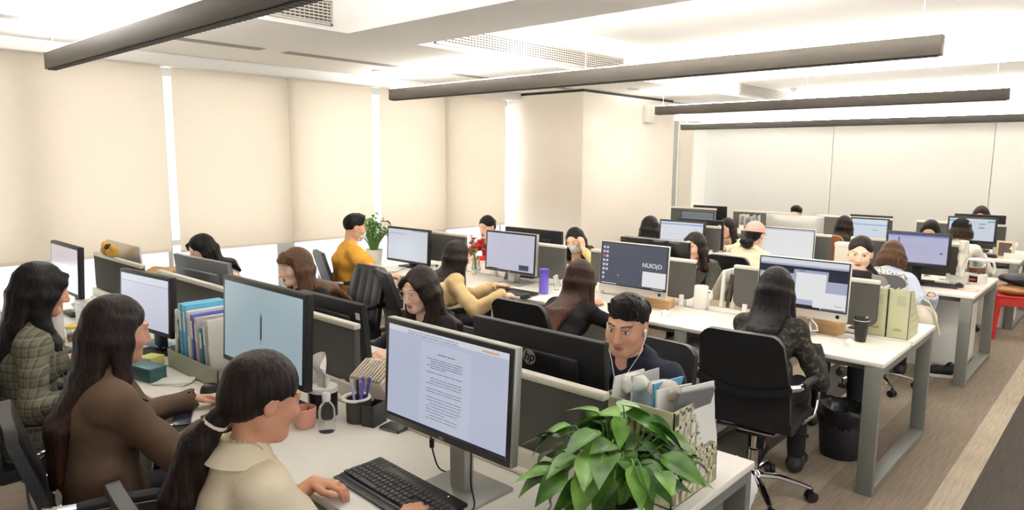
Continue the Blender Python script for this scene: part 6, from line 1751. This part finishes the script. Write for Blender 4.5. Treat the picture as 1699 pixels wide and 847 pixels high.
crumple('plastic_bag', 'thin clear plastic bag hanging right of the lilac screen', 'bag', (-1.13, 7.03, T+.24), .11, mat('thin_film', (232, 226, 212), .25), 4, fl=(.35, .6, 2.1), step=.010, amp=.008, facets=False)
p = at(1425, 405); r = put('document_box', 'cream document box behind the tied hair woman', 'box', -2.05, 7.02, T); add(r, 'box', M_CAP, lambda m: m.bb((-.11, -.06, 0), (.11, .06, .28), .004)); add(r, 'lid', M_WHITEP, lambda m: m.bb((-.114, -.064, .26), (.114, .064, .30), .004))
r = put('red_stool', 'red plastic stool by the aisle with a bag and cushion on it', 'stool', -.92, 8.78, 0, .2)
M_RED = mat('red_plastic', (196, 52, 44), .4)
add(r, 'seat', M_RED, lambda m: m.bb((-.16, -.16, .44), (.16, .16, .465), .012)); 
for sx in (-1, 1):
    for sy in (-1, 1): add(r, 'leg', M_RED, lambda m: m.tube([(sx*.13, sy*.13, .445), (sx*.165, sy*.165, .0)], [.024, .018], 4))
for s in (-1, 1): add(r, 'side_rail', M_RED, lambda m: m.bb((-.14, s*.145-.006, .36), (.14, s*.145+.006, .44)))
crumple('cushion', 'tan cushion lying on the red stool', 'cushion', (-.92, 8.78, .515), .15, mat('tan_cloth', (178, 130, 88), .9), 2, fl=(1.15, 1.1, .34), step=.010, amp=.004, facets=False)
crumple('handbag', 'black padded bag on top of the tan cushion', 'bag', (-.86, 8.80, .625), .19, mat('black_nylon', (38, 38, 40), .6), 7, fl=(1.2, .8, .33), step=.010, amp=.005, facets=False)
p = at(1665, 429); r = put('photo_frame', 'white wooden photo frame on the farthest desk', 'photo frame', p[0], p[1]+.05, T, -.2)
def frm(m):
    for a, b in (((-.085, -.008, 0), (-.065, .008, .19)), ((.065, -.008, 0), (.085, .008, .19)), ((-.085, -.008, 0), (.085, .008, .02)), ((-.085, -.008, .17), (.085, .008, .19))): m.bb(a, b, .003)
o = add(r, 'frame', mat('pale_wood', (226, 198, 164), .6), frm); add(r, 'picture', mat('dark_picture', (92, 78, 72), .5), lambda m: m.bb((-.066, -.001, .019), (.066, .003, .171))); add(r, 'back_leg', M_CARD, lambda m: m.box((0, .045, .07), (.03, .004, .15), 0, Matrix.Rotation(-.5, 4, 'X')))
p = at(1683, 430); r = put('tissue_box', 'white tissue box with a tissue standing right of the photo frame', 'tissue box', p[0], p[1]+.03); add(r, 'box', M_WHITEP, lambda m: m.bb((-.10, -.05, 0), (.10, .05, .06), .005)); add(r, 'side', M_BLACKP, lambda m: m.bb((.10, -.05, 0), (.116, .05, .10), .003)); add(r, 'tissue', M_PAPER, lambda m: m.tube([(-.02, 0, .055), (-.035, 0, .11), (-.005, 0, .15), (.01, 0, .18)], [.014, .03, .03, .006], 8))
p = at(1649, 428); mouse('black mouse on the farthest desk by the photo frame', p[0], p[1]); p = at(1630, 426); keyboard('black keyboard on the farthest desk', p[0]-.08, p[1]+.03, 0, .38, .12, detail=False)
for i, (x, h) in enumerate(((-4.28, .30), (-4.20, .28), (-4.10, .30))):
    r = put('magazine_file', ['white magazine file at the left of the far row behind the pink cap', 'white magazine file in the middle of the far row behind the pink cap', 'white magazine file at the right of the far row behind the pink cap'][i], 'file organiser', x, 9.72, T, .1*i, 'white magazine files at the far desk')
    add(r, 'file', M_WHITEP, lambda m: (m.bb((-.035, -.11, 0), (-.032, .11, h)), m.bb((.032, -.11, 0), (.035, .11, h)), m.bb((-.035, -.11, 0), (.035, .11, .003)), m.bb((-.035, -.113, 0), (.035, -.11, h*.5)))); add(r, 'papers', M_GREYPL, lambda m: m.bb((-.02, -.10, .004), (.02, .10, h*.9)))

# ------------------------------------------------------------------ on the floor and on the chairs
r = thing('waste_bin', 'black waste bin with a black liner under the end of the middle desk', 'bin', (-1.27, 4.47, 0))
add(r, 'bin', M_BLACKM, lambda m: m.lathe([(.0, 0), (.115, .001), (.12, .01), (.145, .30), (.14, .305), (.135, .30), (.11, .012), (0, .01)], n=28), 50)
def liner(m):
    n = 36; vs = []; fs = []
    prof = [(.128, .18), (.150, .25), (.156, .312), (.150, .325), (.138, .318), (.12, .20), (.10, .16)]
    for j, (rr, z) in enumerate(prof):
        for k in range(n):
            a = 2*math.pi*k/n; q = rr*(1+.022*math.sin(9*a+j)+.015*math.sin(17*a-2*j)); vs.append((q*math.cos(a), q*math.sin(a), z+.008*math.sin(7*a+j)))
    for j in range(len(prof)-1):
        for k in range(n): fs.append((j*n+k, j*n+(k+1) % n, (j+1)*n+(k+1) % n, (j+1)*n+k))
    m.add(vs, fs)
add(r, 'liner', mat('bin_liner', (28, 28, 32), .25), liner, 80)
r = thing('sneaker', 'single black and white shoe on the carpet by the third desk', 'shoe', (-1.20, 6.74, 0), 1.9)
def shoe_up(m):
    F = Field((-.08, -.17, -.01), (.08, .17, .14), .006, ((), (), ())); F.chain([(0, -.09, .055), (0, .0, .05), (0, .10, .035)], [.046, .042, .034], .02); F.cone((0, -.09, .06), (0, -.10, .10), .04, .036, .02); F.cone((0, -.08, .15), (0, -.08, .09), .026, .026, .006, 'sub'); F.cut((0, 0, .012), (0, 0, -1)); P, Q = F.mesh(); m.add(P, [tuple(q) for q in Q.tolist()])
add(r, 'upper', M_BLACKM, shoe_up, 180); add(r, 'sole', M_WHITEP, lambda m: m.prism([(.045*math.cos(a)*(1-.15*math.sin(a)), .145*math.sin(a)) for a in [2*math.pi*k/24 for k in range(24)]], .026, Matrix.Identity(4)))
# white bag on the grey chair
r = thing('tote_bag', 'white strapped bag hanging on the grey chair behind the magazine files', 'bag', (-1.17, 5.83, .52), .3)
M_CANVAS = mat('off_white_canvas', (230, 220, 200), .9, bump=.2, bscale=300)
def tote(m):
    F = Field((-.16, -.10, -.02), (.16, .10, .30), .008, ((), (), ())); F.ell((0, 0, .12), (.12, .06, .12), None, .03); F.noise(.006, 40, 4); P, Q = F.mesh(); m.add(P, [tuple(q) for q in Q.tolist()])
add(r, 'pouch', M_CANVAS, tote, 180)
for s in (-1, 1): add(r, 'strap', M_CANVAS, lambda m: m.tube([(-.07, s*.045, .20), (-.05, s*.05, .27), (0, s*.05, .30), (.05, s*.05, .27), (.09, s*.05, .18), (.13, s*.05, .04)], .012, 8, flat=.4))
M_SEQ = patchy('speckled_cloth', (232, 228, 222), (70, 66, 62), 60, .5, .56)
r = thing('folded_jacket', 'white and black speckled jacket over the back of the grey chair', 'jacket', (-1.52, 5.93, .0), 0)
def drape(u, v):
    a = (v-.5)*2
    return Vector(((u-.5)*.42*(1+.05*math.sin(9*v)), -.055*a-.0 if abs(a) < .35 else (-.030*math.copysign(1, a)-.02*a), .995-.02*abs(u-.5)*4-max(0, abs(a)-.2)*.16+.006*math.sin(14*u))), Vector((0, -a, 1-abs(a)*.6))
mb = MB(); mb.shell(drape, .012, 16, 14); mb.build('cloth', M_SEQ, r, 80)
